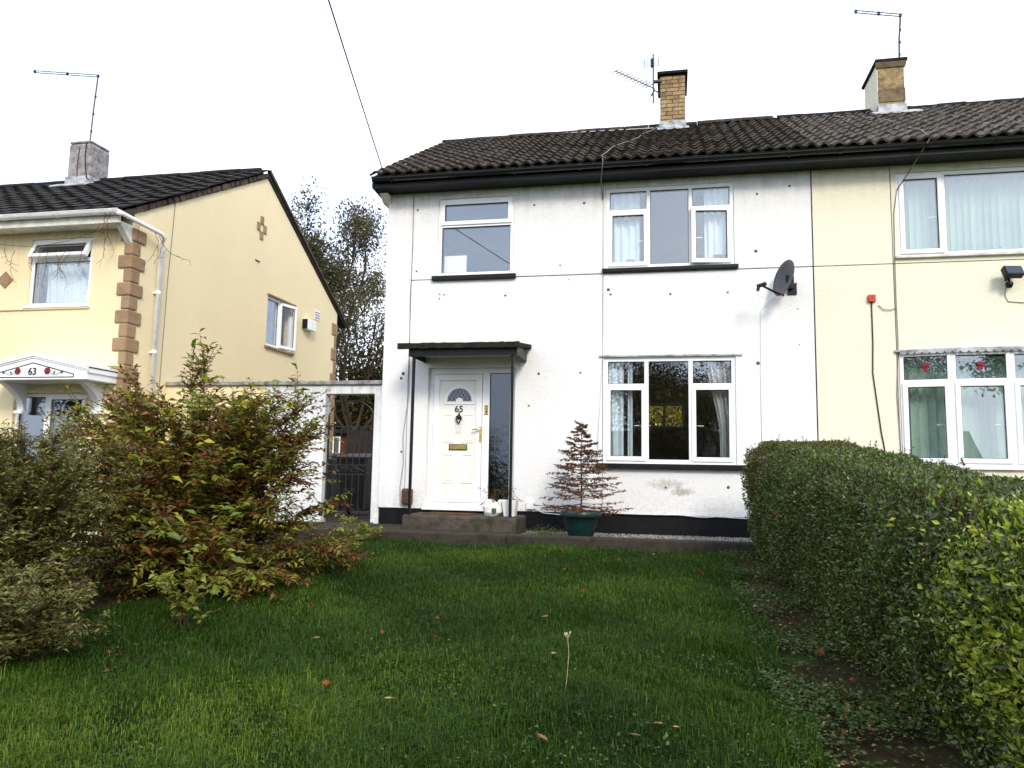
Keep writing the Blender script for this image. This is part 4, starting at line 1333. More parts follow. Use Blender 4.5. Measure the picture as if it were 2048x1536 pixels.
gt = empty('iron_gate', (-4.82, 0.12, 0.0), 'black wrought iron gate with arched top in the white passage wall', 'gate')
GX0, GX1, GYY = -5.185, -4.455, 0.12
fm = MB()
for x in (GX0, GX1):
    fm.box(x - 0.012, x + 0.012, GYY - 0.012, GYY + 0.012, 0.06, 1.62)
for z in (0.07, 0.72, 0.86, 1.45):
    fm.box(GX0, GX1, GYY - 0.008, GYY + 0.008, z - 0.010, z + 0.010)
fm.build('frame', 'iron', gt)
MB().tube([((GX0 + GX1) / 2 - 0.365 * math.cos(a), GYY, 1.60 + 0.25 * math.sin(a)) for a in np.linspace(0, math.pi, 15)], 0.011, 6).build('arch', 'iron', gt)
for i in range(1, 7):
    x = GX0 + (GX1 - GX0) * i / 7
    MB().box(x - 0.006, x + 0.006, GYY - 0.006, GYY + 0.006, 0.07, 0.72).box(x - 0.006, x + 0.006, GYY - 0.006, GYY + 0.006, 0.86, 1.45).build('bar', 'iron', gt)
def scroll(cx, cz, r, s, turns=1.4):
    return [(cx + s * r * (1 - q * 0.75) * math.cos(q * turns * 2 * math.pi), GYY - 0.004, cz + r * (1 - q * 0.75) * math.sin(q * turns * 2 * math.pi)) for q in np.linspace(0, 1, 16)]
for (cx, cz, r) in ((-4.82, 1.22, 0.06), (-4.82, 0.45, 0.06), (-5.0, 0.79, 0.05), (-4.64, 0.79, 0.05), (-4.82, 0.79, 0.05), (-4.95, 0.16, 0.05), (-4.70, 0.16, 0.05)):
    for s in (-1, 1):
        MB().tube(scroll(cx + s * 0.055, cz, r, s), 0.0055, 5).build('scroll', 'iron', gt)
MB().box(-5.225, -5.15, GYY - 0.03, GYY - 0.012, 1.43, 1.47).box(-5.24, -5.22, GYY - 0.035, GYY - 0.02, 1.36, 1.54).build('latch', 'iron', gt)
MB().tube([(-4.80, GYY, 0.86), (-4.47, GYY, 0.72)], 0.007, 5).build('brace', 'iron', gt)

# ------------------------------------------------------------------ seen through the gate and beyond the houses
gr = empty('brick_outbuilding', (-11.0, 13.0, -0.1), 'red brick outbuilding with a white window seen through the iron gate', 'outbuilding')
MB().wallgrid(-14.5, -10.3, -0.2, 1.95, 13.0, 13.2, [(-11.25, -10.75, 1.25, 1.85)]).build('wall', 'brick_red', gr)
MB().box(-14.5, -10.3, 12.8, 16.0, 1.95, 2.08).build('roof', 'felt', gr)
MB().ring(-11.25, -10.75, 1.25, 1.85, 0.05, 12.97, 13.05).box(-11.02, -10.98, 12.97, 13.05, 1.3, 1.8).build('window_frame', 'upvc', gr)
MB().box(-11.2, -10.8, 13.04, 13.05, 1.3, 1.8).build('pane', 'window_glass', gr)
MB().box(-11.3, -10.7, 12.93, 13.0, 1.2, 1.245).build('sill', 'upvc', gr)
MB().box(-14.5, -10.3, 13.2, 16, -0.2, 1.9).build('inside', 'interior_dark', gr)
fn = empty('board_fence', (-8.9, 12.5, -0.1), 'dark timber fence behind the iron gate', 'fence')
for i in range(14):
    x = -10.3 + i * 0.2
    MB().box(x, x + 0.185, 12.5, 12.52, -0.15, 2.02 + 0.01 * (i % 3)).build('board', 'timber_dark', fn)
cr = empty('covered_bench', (-9.6, 10.0, 0.0), 'low dark cover with pale edge behind the iron gate', 'cover')
MB().prism([(-11.6, 9.4, 1.02), (-8.0, 9.4, 0.86), (-8.0, 11.0, 0.90), (-11.6, 11.0, 1.06)], (0, 0, 0.03)).build('cover_top', 'white_plastic', cr)
MB().box(-11.5, -8.1, 9.5, 10.9, -0.1, 0.86).build('cover_side', 'bin_black', cr)
for (bx, lab) in ((-5.55, 'black wheeled bin standing beside the passage wall behind the gate'), (-6.3, 'black wheeled bin behind the gate, next to the house gable')):
    b = empty('wheelie_bin', (bx, 2.2, -0.02), lab, 'bin')
    mb = MB()
    mb.v = [(bx - .24, 1.96, .06), (bx + .24, 1.96, .06), (bx + .24, 2.44, .06), (bx - .24, 2.44, .06), (bx - .29, 1.88, .98), (bx + .29, 1.88, .98), (bx + .29, 2.5, .98), (bx - .29, 2.5, .98)]
    mb.f = [(3, 2, 1, 0), (4, 5, 6, 7), (0, 1, 5, 4), (1, 2, 6, 5), (2, 3, 7, 6), (3, 0, 4, 7)]
    mb.build('body', 'bin_black', b, bevel=0.02)
    MB().prism([(bx - .31, 1.85, .985), (bx + .31, 1.85, .985), (bx + .31, 2.54, 1.06), (bx - .31, 2.54, 1.06)], (0, 0, 0.03)).build('lid', 'bin_black', b, bevel=0.012)
    for s in (-1, 1):
        MB().tube([(bx + s * .22, 2.46, .08), (bx + s * .27, 2.46, .08)], 0.1, 12).build('wheel', 'bin_black', b)


def grow(mb, tips, p, d, L, r, depth, spread, nseg=5, up=0.12, droop=0.0):
    pts = [p]
    dd = d.normalized()
    for i in range(nseg):
        dd = (dd + Vector((random.uniform(-1, 1), random.uniform(-1, 1), random.uniform(-1, 1))) * 0.13 + Vector((0, 0, up - droop))).normalized()
        pts.append(pts[-1] + dd * L / nseg)
    mb.tube(pts, r, 6 if r > 0.03 else 4, taper=r * 0.55, caps=False)
    if depth == 0:
        for q in pts[1:]:
            tips.append((q, dd))
        return
    for k in range(random.randint(2, 3) + (1 if depth > 1 else 0)):
        i = random.randint(2, nseg)
        nd = (dd + Vector((random.uniform(-1, 1), random.uniform(-1, 1), random.uniform(-0.5, 0.9))) * spread).normalized()
        grow(mb, tips, pts[i], nd, L * random.uniform(0.55, 0.8), r * 0.5, depth - 1, spread, nseg, up, droop)


def tree(name, label, loc, trunk_h, L, r, depth, nleaf, leaf, spread_l, m, group=None, spread=0.75, up=0.10, droop=0.0, trunks=1, first=None, cat='tree', flat=0.0):
    base = Vector((loc[0], loc[1], loc[2]))
    e = empty(name, base, label, cat, group)
    mb = MB()
    tips = []
    for t_ in range(trunks):
        d0 = Vector((random.uniform(-.15, .15), random.uniform(-.15, .15), 1)) if trunks == 1 else Vector((random.uniform(-.6, .6), random.uniform(-.6, .6), 1))
        top = base + d0.normalized() * trunk_h
        mb.tube([base - Vector((0, 0, 0.1)), base + d0.normalized() * trunk_h * 0.5, top], r, 8, taper=r * 0.75)
        for k in range(first or 5):
            a = 2 * math.pi * k / (first or 5) + random.uniform(-.4, .4)
            grow(mb, tips, base + d0.normalized() * trunk_h * random.uniform(0.75, 1.0), Vector((math.cos(a) * spread, math.sin(a) * spread, random.uniform(0.5, 1.1))), L, r * 0.55, depth, spread, up=up, droop=droop)
    mb.build('trunk', 'bark', e, smooth=True)
    n = nleaf
    P = np.array([tuple(t_[0]) for t_ in tips])
    D = np.array([tuple(t_[1]) for t_ in tips])
    idx = NR.integers(0, len(P), n)
    pos = P[idx] + NR.normal(0, spread_l, (n, 3)) * np.array([1, 1, 0.8])
    pos[:, 2] = np.maximum(pos[:, 2], loc[2] + 0.15)
    d = unit(NR.normal(0, 1, (n, 3)) + D[idx] * 0.4 + np.array([0, 0, -0.3]))
    up_ = unit(NR.normal(0, 0.6, (n, 3)) + np.array([0, 0, 1.0]))
    clump = np.repeat(NR.random(len(P)), 1)[idx]
    rnd = np.clip(0.55 * NR.random(n) + 0.45 * clump, 0, 1)
    leaves('crown', pos, d, up_, leaf * NR.uniform(0.7, 1.3, n), rnd, m, e, kind='stuff', wr=0.55)
    return e


# trees behind, in the gap between the gable and the white house
tree('garden_tree', 'tall sparse autumn tree rising behind the gap between the houses', (-15.6, 21, -0.1), 4.7, 3.7, 0.22, 3, 26000, 0.14, 0.36, 'tree_gap', 'trees behind the houses', spread=0.62, up=0.14)
tree('garden_tree', 'dense dark green tree behind the passage wall coping', (-12.6, 17.5, -0.1), 1.2, 2.3, 0.16, 2, 16000, 0.17, 0.40, 'tree_green', 'trees behind the houses', spread=0.8, trunks=2)
tree('garden_tree', 'thin multi-stemmed dark tree leaning against the white house gable', (-10.9, 14.5, -0.1), 2.2, 2.9, 0.13, 2, 8000, 0.11, 0.32, 'tree_gap', 'trees behind the houses', spread=0.55, up=0.16)
tree('garden_shrub', 'golden brown bush above the outbuilding seen through the gate', (-12.4, 16.2, -0.1), 0.9, 1.4, 0.09, 2, 7000, 0.13, 0.26, 'tree_autumn', None, spread=0.85, trunks=2, cat='shrub')
tree('garden_tree', 'yellow leaved tree glimpsed through the rear window of the white house', (-0.2, 14.0, -0.1), 0.9, 1.8, 0.12, 2, 9000, 0.16, 0.40, 'tree_yellow', 'trees behind the houses', spread=0.8, trunks=2)
# trees on the street side behind the viewer, met only as reflections in the glass
tree('street_tree', 'weeping autumn street tree reflected in the ground floor windows', (1.5, -19.5, -0.75), 1.2, 2.5, 0.22, 3, 52000, 0.11, 0.55, 'tree_autumn', 'trees on the street side', spread=0.85, droop=0.05, first=7)
tree('street_tree', 'taller street tree reflected in the windows of the cream house', (9.8, -20.0, -0.75), 3.0, 3.1, 0.22, 3, 22000, 0.15, 0.28, 'tree_autumn', 'trees on the street side', spread=0.8)
tree('street_tree', 'broad street tree reflected in the number 63 door glass', (-20.5, -17.0, -0.75), 1.5, 2.6, 0.22, 3, 26000, 0.14, 0.5, 'tree_green', 'trees on the street side', spread=0.85)
ob = empty('street_bungalow', (-1.0, -36, -0.8), 'dark roofed bungalow reflected in the ground floor casement', 'house')
MB().box(-4.2, 9, -40, -33, -0.9, 1.7).build('wall', 'cream_render', ob)
MB().prism([(-4.6, -40.4, 1.6), (-4.6, -36.5, 3.35), (-4.6, -32.6, 1.6)], (14, 0, 0)).build('roof', 'tile_black', ob)

# ------------------------------------------------------------------ hedge
HY0, HY1 = -9.6, -1.15
def htop(y):
    return 1.22 - 0.088 * (-1.4 - np.asarray(y, float))
def hleft(y, tz):
    """left face of the hedge at height fraction tz: bulges at shoulder height"""
    y = np.asarray(y, float)
    foot = np.interp(y, [-9.6, -8, -6, -3, -1.2], [1.40, 1.32, 1.20, 1.06, 1.0])
    bulge = np.interp(y, [-7, -3, -1.2], [0.05, 0.11, 0.15])
    return foot - bulge * np.sin(np.clip(tz, 0, 1) * math.pi * 0.92) + 0.04 * vnoise(y * 1.6, np.asarray(tz) * 3.0, 3) + 0.02 * vnoise(y * 6, np.asarray(tz) * 9.0, 5)
HR = 2.10
hd = empty('privet_hedge', (1.5, -1.3, -0.12), 'clipped privet hedge dividing the lawn from the cream house', 'hedge')
core = MB()
ys = np.linspace(HY0, HY1 - 0.12, 22)
for y in ys:
    zg, zt_ = float(gz(1.4, y)), float(htop(y))
    e_ = 0.0 if y < -1.6 else 0.10
    for (tx, tz) in ((0, 0.08), (0, 0.5), (0, 0.82), (0.18, 0.93), (0.5, 0.95), (0.82, 0.93), (1, 0.8), (1, 0.08)):
        lx = float(hleft(y, tz)) + 0.10 + e_
        core.v.append((lx + (HR - 0.1 - lx) * tx, y, zg + (zt_ - zg) * tz - (e_ if tz > 0.8 else 0)))
for j in range(len(ys) - 1):
    for i in range(7):
        a = j * 8 + i
        core.f.append((a, a + 8, a + 9, a + 1))
core.f.append(tuple(range(7, -1, -1)))
core.f.append(tuple((len(ys) - 1) * 8 + i for i in range(8)))
core.build('twig_core', 'soil', hd)

def hedge_pts(n, power):
    y = HY1 - (HY1 - HY0) * NR.random(n) ** power
    zg, zt_ = gz(1.4, y), htop(y)
    u = NR.random(n)
    P = np.empty((n, 3))
    Nn = np.zeros((n, 3))
    face = NR.random(n)
    # left face
    a = face < 0.56
    tz = NR.random(n) ** 0.8
    dp = np.abs(NR.normal(0, 0.045, n))
    lx = hleft(y, tz)
    rnd_c = np.clip((tz - 0.84) / 0.16, 0, 1)
    P[:, 0] = lx + dp + 0.22 * rnd_c ** 2
    P[:, 2] = zg + (zt_ - zg) * tz
    Nn[:, 0] = -1 + 0.6 * rnd_c
    Nn[:, 2] = 0.25 + rnd_c
    # top
    b = (face >= 0.56) & (face < 0.86)
    lx1 = hleft(y, np.full(n, 0.95)) + 0.12
    P[b, 0] = (lx1 + (HR - lx1) * u)[b]
    P[b, 2] = (zt_ - dp + 0.02 * vnoise(P[:, 0] * 3, y * 3, 9) - 0.10 * np.clip((P[:, 0] - HR + 0.2) / 0.2, 0, 1) ** 2)[b]
    Nn[b] = (0, 0, 1)
    P[:, 1] = y
    # far end face
    c = face >= 0.86
    tz2 = NR.random(n)
    lx2 = hleft(np.full(n, HY1), tz2)
    P[c, 0] = (lx2 + (HR - lx2) * u)[c]
    P[c, 1] = (HY1 - dp)[c] + 0.04
    P[c, 2] = (gz(1.4, HY1) + (htop(HY1) - gz(1.4, HY1)) * tz2)[c]
    Nn[c] = (0, 1, 0.2)
    # round the far end
    e_ = np.clip((P[:, 1] - (HY1 - 0.35)) / 0.35, 0, 1) ** 2
    P[:, 0] += np.where(a, 0.20 * e_, 0)
    P[:, 2] -= np.where(P[:, 2] > htop(P[:, 1]) - 0.35, 0.10 * e_, 0)
    return P, Nn, a


n = 115000
P, Nn, isleft = hedge_pts(n, 1.15)
d = unit(Nn * 0.55 + NR.normal(0, 0.6, (n, 3)) + np.array([0, 0, 0.35]))
up_ = unit(Nn + NR.normal(0, 0.35, (n, 3)))
L = NR.uniform(0.018, 0.038, n)
near = np.clip((-6.7 - P[:, 1] + 0.35 * vnoise(P[:, 1] * 4, P[:, 2] * 5, 2)) / 1.25, 0, 1)
L *= 1 + 0.22 * near
sunlit_gold = near * np.clip(0.72 + 0.5 * vnoise(P[:, 1] * 1.5, P[:, 2] * 3, 6), 0, 1) * np.clip((P[:, 2] - gz(1.4, P[:, 1])) / 0.5, 0.1, 1)  # yellow young growth plus sunlight on the near end, painted as leaf colour
rnd = NR.random(n) * 0.68
is_sunlit_gold = NR.random(n) < sunlit_gold * 1.2
rnd = np.where(is_sunlit_gold, NR.uniform(0.72, 0.91, n), rnd)
# browned, dry patch at the trimmed far shoulder
brown = np.exp(-((P[:, 1] + 1.6) / 0.75) ** 2) * (np.abs(P[:, 0] - 1.25) < 0.6) * np.clip((P[:, 2] - 0.45) / 0.4, 0, 1)
rnd = np.where(NR.random(n) < brown * 0.6, NR.uniform(0.93, 1.0, n), rnd)
rnd = np.where(NR.random(n) < 0.025, NR.uniform(0.94, 1.0, n), rnd)
leaves('foliage', P, d, up_, L, rnd, 'hedge_leaf', hd, wr=0.5)
# the leaves that show largest are single pieces
me = single_leaf_mesh('leaf', 'hedge_leaf_single', wr=0.5)
sel = np.where((P[:, 1] < -6.4) & (P[:, 1] > -8.0) & isleft & (rnd > 0.5))[0]
sel = NR.choice(sel, min(280, len(sel)), replace=False)
leaf_objects('leaf', me, hd, P[sel] + Nn[sel] * 0.03, d[sel], up_[sel], NR.uniform(0.040, 0.058, len(sel)))
tg = MB()
tl_p, tl_d = [], []
for k in range(230):
    y = random.uniform(-8.0, -1.5)
    if random.random() < 0.35:
        p0 = Vector((random.uniform(1.1, 1.95), y, float(htop(y)) - 0.03))
        dr = Vector((random.uniform(-.4, .4), random.uniform(-.4, .4), 1)).normalized()
        ln = random.uniform(0.04, 0.13)
    else:
        tz = random.uniform(0.1, 0.85)
        p0 = Vector((float(hleft(y, tz)) + 0.05, y, float(gz(1.4, y)) + (float(htop(y)) - float(gz(1.4, y))) * tz))
        dr = Vector((-1, random.uniform(-.6, .6), random.uniform(0.1, 1.4))).normalized()
        ln = random.uniform(0.08, 0.22)
    p1 = p0 + dr * ln
    tg.tube([p0, (p0 + p1) / 2 + Vector((random.uniform(-.01, .01),) * 3), p1], 0.0022, 4, taper=0.0012)
    for q in np.linspace(0.35, 1.0, 4):
        for s in (-1, 1):
            tl_p.append(tuple(p0.lerp(p1, q)))
            tl_d.append(tuple(dr * 0.7 + Vector((random.uniform(-1, 1), random.uniform(-1, 1), random.uniform(-.3, .6)))))
tg.build('twig', 'twig', hd, kind='stuff')
nn = len(tl_p)
yy = np.array(tl_p)[:, 1]
leaves('shoot_leaves', np.array(tl_p), np.array(tl_d), unit(NR.normal(0, .4, (nn, 3)) + np.array([-0.3, 0, 1])), NR.uniform(0.022, 0.036, nn),
       np.where(NR.random(nn) < np.clip((-6.6 - yy) / 1.2, 0, 1), NR.uniform(0.7, 0.9, nn), NR.uniform(0.3, 0.7, nn)), 'hedge_leaf', hd, wr=0.5)  # near shoots take the yellow that also paints in the sunlight

# ------------------------------------------------------------------ tall weigela-like shrub on the left
def bez(a, b, c, n):
    return [a * (1 - q) ** 2 + b * 2 * q * (1 - q) + c * q * q for q in np.linspace(0, 1, n)]


def shrub(name, label, base, tips, ntwig, twig_len, leaf_len, pal_bias, m, single_m=None, leaf_per=9, tipc=0.8, stem_r=0.011, wr=0.40, ndirect=1, cat='shrub'):
    e = empty(name, base, label, cat)
    B = Vector(base)
    st = MB()
    lp, ld, lt = [], [], []
    for tip in tips:
        T = Vector(tip)
        mid = B.lerp(T, 0.5) + Vector((0, 0, 0.28 * (T - B).length * random.uniform(0.3, 1.3)))
        root = B + Vector((random.uniform(-.18, .18), random.uniform(-.18, .18), -0.03))
        path = bez(root, mid, T, 14)
        st.tube(path, stem_r, 5, taper=stem_r * 0.25, caps=False)
        for k in range(ntwig):
            q = random.uniform(0.22, 1.0) if k > 2 else 1.0
            i = min(int(q * 13), 12)
            p0 = path[i] if q < 1 else path[-1]
            out = (p0 - B)
            out.z *= 0.3
            dr = (out.normalized() * 0.5 + (path[min(i + 1, 13)] - path[i]).normalized() * 0.6 + Vector((random.uniform(-1, 1), random.uniform(-1, 1), random.uniform(-0.7, 0.9))) * 0.75).normalized()
            ln = twig_len * random.uniform(0.5, 1.15)
            p1 = p0 + dr * ln + Vector((0, 0, -0.05 * random.random()))
            tw = bez(p0, p0.lerp(p1, 0.5) + Vector((0, 0, 0.03)), p1, 5)
            st.tube(tw, stem_r * 0.32, 4, taper=0.0012, caps=False)
            col = random.random()
            for j in range(leaf_per):
                u = (j + 0.7) / leaf_per
                pp = p0.lerp(p1, u) + Vector((0, 0, 0.03 * 2 * u * (1 - u)))
                s = 1 if j % 2 else -1
                side = dr.cross(Vector((random.uniform(-.4, .4), random.uniform(-.4, .4), 1))).normalized() * s
                lp.append(tuple(pp))
                ld.append(tuple(side * 0.75 + dr * 0.5 + Vector((0, 0, random.uniform(-.45, .25)))))
                lt.append((q, u, col))
    st.build('stem', 'twig', e, smooth=True)
    lp, ld, lt = np.array(lp), np.array(ld), np.array(lt)
    n = len(lp)
    up_ = unit(NR.normal(0, .45, (n, 3)) + np.array([0, 0, 1.0]))
    L = leaf_len * NR.uniform(0.55, 1.15, n)
    rnd = pal_bias(lp, lt, n)
    keep = np.ones(n, bool)
    if single_m:
        fresh = np.where((rnd > 0.70) & (rnd < 0.985))[0]
        dist = np.linalg.norm(lp[fresh] - np.array([0, -11, .82]), axis=1)
        pick = fresh[np.argsort(dist - 0.9 * lp[fresh][:, 2] - 1.2 * lt[fresh][:, 1])][:290]
        keep[pick] = False
        me = single_leaf_mesh('leaf', single_m, wr=wr)
        leaf_objects('leaf', me, e, lp[pick], ld[pick], up_[pick], L[pick] * 1.45)
    leaves('foliage', lp[keep], ld[keep], up_[keep], L[keep], rnd[keep], m, e, wr=wr)
    return e


BASE = (-4.55, -4.15, -0.36)
tips = [(-4.66, -4.0, 1.78), (-4.72, -4.1, 1.60), (-5.40, -4.0, 1.62), (-5.25, -4.2, 1.45), (-3.60, -4.0, 1.42), (-3.95, -3.8, 1.45), (-3.58, -4.0, 0.98), (-3.50, -4.1, 0.70), (-3.45, -3.7, 0.45),
        (-3.25, -4.0, 0.08), (-3.55, -4.4, -0.12), (-3.30, -3.5, 0.0), (-3.9, -4.9, -0.10), (-4.2, -5.1, 0.05), (-6.1, -4.0, 1.12), (-5.8, -4.3, 1.05), (-5.9, -3.7, 1.2), (-5.0, -4.9, 0.95), (-4.4, -5.0, 0.9),
        (-4.6, -5.0, 0.45), (-4.0, -4.8, 0.75), (-4.1, -4.6, 1.1), (-5.2, -5.0, 0.5), (-5.4, -4.6, 0.8), (-4.9, -3.3, 1.35), (-4.3, -3.4, 1.3), (-4.4, -4.4, 1.25), (-5.0, -4.5, 1.25), (-3.8, -4.4, 0.4), (-4.5, -4.9, 0.15),
        (-4.9, -5.2, 0.1), (-5.5, -5.0, 0.2), (-3.7, -3.6, 1.15), (-3.4, -3.3, -0.1), (-4.15, -5.2, 0.35), (-5.9, -4.5, 0.6), (-6.0, -4.2, 0.8), (-3.75, -5.0, 0.2)]
tips += [(-4.5 + random.gauss(0, .55), -4.35 + random.gauss(0, .38), 0.3 + random.gauss(0, .38)) for k in range(34)] + [(-4.3 + random.gauss(0, .5), -4.95 + random.gauss(0, .22), random.uniform(-0.3, 0.15)) for k in range(14)]
tips += [(random.uniform(-5.7, -3.65), -4.1 + random.gauss(0, .35), random.uniform(0.85, 1.42)) for k in range(26)]
def weigela(lp, lt, n):
    r = NR.random(n) * 0.58
    col = lt[:, 2]
    tipness = lt[:, 0] * lt[:, 1]
    high = np.clip((lp[:, 2] - 0.5) / 1.3, 0, 1)
    green = (col > 0.40)
    r = np.where(green, NR.uniform(0.58, 0.84, n), r)
    yel = (col > 0.76 - 0.30 * high) & (tipness > 0.35)
    r = np.where(yel, NR.uniform(0.78, 0.96, n), r)
    r = np.where(NR.random(n) < 0.006, 1.0, r)
    return np.where(NR.random(n) < 0.15, NR.random(n) * 0.5, r)
shrub('flowering_shrub', 'tall straggly shrub with russet and yellow-green leaves beside the lawn', BASE, tips, 56, 0.40, 0.082, weigela, 'shrub_leaf', 'shrub_leaf_single', leaf_per=13)

def pieris(lp, lt, n):
    return np.clip(NR.random(n) * 0.6 + lt[:, 1] * 0.28 + 0.1 * (lt[:, 2] - 0.5), 0, 0.88) * (NR.random(n) > 0.12) + 0.95 * (NR.random(n) < 0.10)
tp = [(-5.05 + random.gauss(0, .33), -5.7 + random.gauss(0, .35), random.uniform(0.35, 0.98)) for k in range(44)] + [(-4.35, -5.7, 0.45), (-4.3, -5.6, 0.25), (-4.5, -5.9, 0.7), (-4.45, -6.0, 0.1), (-4.6, -5.9, 0.85), (-4.9, -5.6, 1.02), (-5.2, -5.6, 0.98), (-4.4, -5.9, -0.1), (-4.6, -6.2, 0.3), (-4.8, -6.3, 0.55)]
shrub('small_leaved_shrub', 'pale olive small-leaved bush below the canopy of the number 63 door', (-4.95, -5.75, -0.42), tp, 56, 0.24, 0.050, pieris, 'pieris_leaf', leaf_per=12, stem_r=0.008, wr=0.34)
tp = [(-4.15 + random.gauss(0, .24), -6.75 + random.gauss(0, .22), random.uniform(-0.3, 0.12)) for k in range(20)] + [(-3.62, -6.8, -0.2), (-3.66, -6.7, -0.05), (-3.9, -7.0, -0.25)]
shrub('small_leaved_shrub', 'low olive bush at the lawn edge under the pale olive one', (-4.15, -6.75, -0.46), tp, 44, 0.18, 0.046, pieris, 'pieris_leaf', leaf_per=11, stem_r=0.007, wr=0.36)
tp = [(-3.95 + random.gauss(0, .12), -1.55 + random.gauss(0, .10), random.uniform(-0.02, 0.2)) for k in range(12)]
shrub('young_shrub', 'small light green plant growing by the path under the gate', (-3.95, -1.55, -0.14), tp, 8, 0.10, 0.055, lambda lp, lt, n: NR.uniform(0.66, 0.93, n), 'shrub_leaf', leaf_per=7, stem_r=0.004, cat='plant')
tp = [(-3.45 + random.gauss(0, .16), -5.75 + random.gauss(0, .12), random.uniform(-0.22, 0.05)) for k in range(9)]
shrub('young_shrub', 'green broad-leaved sucker on the lawn edge before the tall shrub', (-3.5, -5.7, -0.40), tp, 6, 0.10, 0.08, lambda lp, lt, n: NR.uniform(0.62, 0.86, n), 'shrub_leaf', leaf_per=6, stem_r=0.004, cat='plant', wr=0.5)

# ------------------------------------------------------------------ pot with dead conifer
PX, PY = -1.16, -0.78
pt = MB().lathe([(0.15, 0.0), (0.162, 0.01), (0.205, 0.14), (0.238, 0.25), (0.246, 0.256), (0.268, 0.262), (0.275, 0.28), (0.272, 0.33), (0.258, 0.342), (0.24, 0.332), (0.225, 0.28), (0.02, 0.278)], (PX, PY, -0.03), 32).build('plant_pot', 'pot_green', smooth=True)
tag(pt, 'dark green round plastic pot on the gravel under the window', 'plant pot')
dc = empty('dead_conifer', (PX, PY, 0.24), 'dead rust-brown conifer sapling in the dark green pot', 'tree')
MB().tube([(PX, PY, 0.22), (PX + 0.01, PY, 0.6), (PX - 0.005, PY, 1.0), (PX + 0.01, PY, 1.48)], 0.014, 6, taper=0.004).build('trunk', 'dead_twig', dc)
br = MB()
np_, nd_ = [], []
lev = 0.30
lv = 0
while lev < 1.46:
    f_ = (1.48 - lev) / 1.2
    rad = 0.035 + 0.50 * max(0.0, f_) ** 0.85 * random.uniform(0.85, 1.05)
    for k in range(9 if f_ > 0.3 else 6):
        a = 2 * math.pi * k / (9 if f_ > 0.3 else 6) + lv * 0.7 + random.uniform(-.25, .25)
        rr = rad * random.uniform(0.75, 1.12)
        p0 = Vector((PX, PY, lev + random.uniform(-.03, .03)))
        p1 = p0 + Vector((math.cos(a) * rr, math.sin(a) * rr, 0.10 * rr + random.uniform(-.04, .05) - (0.05 if lev < 0.45 else 0)))
        pm_ = p0.lerp(p1, 0.5) + Vector((0, 0, -0.04 * rr))
        path = bez(p0, pm_, p1, 6)
        br.tube(path, 0.0042, 4, taper=0.0018, caps=False)
        for j in range(2, 6):
            for s in (-1, 1):
                if random.random() < 0.2:
                    continue
                b0 = path[j]
                dd = (p1 - p0).normalized()
                sd_ = dd.cross(Vector((0, 0, 1))) * s
                b1 = b0 + (dd * 0.5 + sd_ * 0.7 + Vector((0, 0, random.uniform(-.3, .2)))) * rr * random.uniform(0.16, 0.38)
                br.tube([b0, b1], 0.0022, 3, taper=0.0012, caps=False)
                for w_ in range(int(10 + 16 * random.random())):
                    q = random.random()
                    np_.append(tuple(b0.lerp(b1, q)))
                    nd_.append(tuple((b1 - b0).normalized() * 0.8 + Vector((random.uniform(-1, 1), random.uniform(-1, 1), random.uniform(-1.2, 0.4)))))
        for w_ in range(22):
            q = random.uniform(0.45, 1.0)
            np_.append(tuple(p0.lerp(p1, q)))
            nd_.append(tuple((p1 - p0).normalized() + Vector((random.uniform(-1, 1), random.uniform(-1, 1), random.uniform(-1, 0.6)))))
    lev += 0.085
    lv += 1
br.build('branch', 'dead_twig', dc, kind='stuff')
n = len(np_)
leaves('needles', np.array(np_), np.array(nd_), unit(NR.normal(0, 1, (n, 3))), NR.uniform(0.016, 0.034, n), NR.random(n), 'needle', dc, wr=0.42)

# ------------------------------------------------------------------ doorstep things
mt = MB().box(-3.42, -2.72, -0.52, -0.10, 0.19, 0.203).build('doormat', 'mat_brown', bevel=0.006, loc=(-3.05, -0.3, 0.19))
tag(mt, 'flat brown doormat on the concrete doorstep', 'doormat')
pl = MB().lathe([(0.10, 0.0), (0.135, 0.05), (0.145, 0.12), (0.13, 0.185), (0.115, 0.20), (0.10, 0.19), (0.10, 0.12)], (-2.42, -0.46, 0.192), 14)
pl.v = [(v[0] + 0.012 * math.sin(v[2] * 60 + v[0] * 30), v[1], v[2] + (0.035 * math.sin(v[0] * 35) if v[2] > 0.34 else 0)) for v in pl.v]
po = pl.build('broken_planter', 'board_white')
tag(po, 'cream broken rounded planter by the front door post', 'planter')
MB().box(-2.40, -2.34, -0.612, -0.60, 0.24, 0.30).build('label_patch', 'leaf_paint', po)
sq = empty('square_planter', (-2.17, -0.45, 0.19), 'white tapered square planter behind the porch post', 'planter')
q = MB()
q.v = [(-2.25, -0.54, .19), (-2.10, -0.54, .19), (-2.10, -0.38, .19), (-2.25, -0.38, .19), (-2.28, -0.57, .42), (-2.07, -0.57, .42), (-2.07, -0.35, .42), (-2.28, -0.35, .42)]
q.f = [(3, 2, 1, 0), (0, 1, 5, 4), (1, 2, 6, 5), (2, 3, 7, 6), (3, 0, 4, 7), (4, 5, 6, 7)]
q.build('body', 'white_plastic', sq, bevel=0.008)
MB().box(-2.262, -2.088, -0.552, -0.368, 0.4205, 0.424).build('soil_top', 'soil', sq)
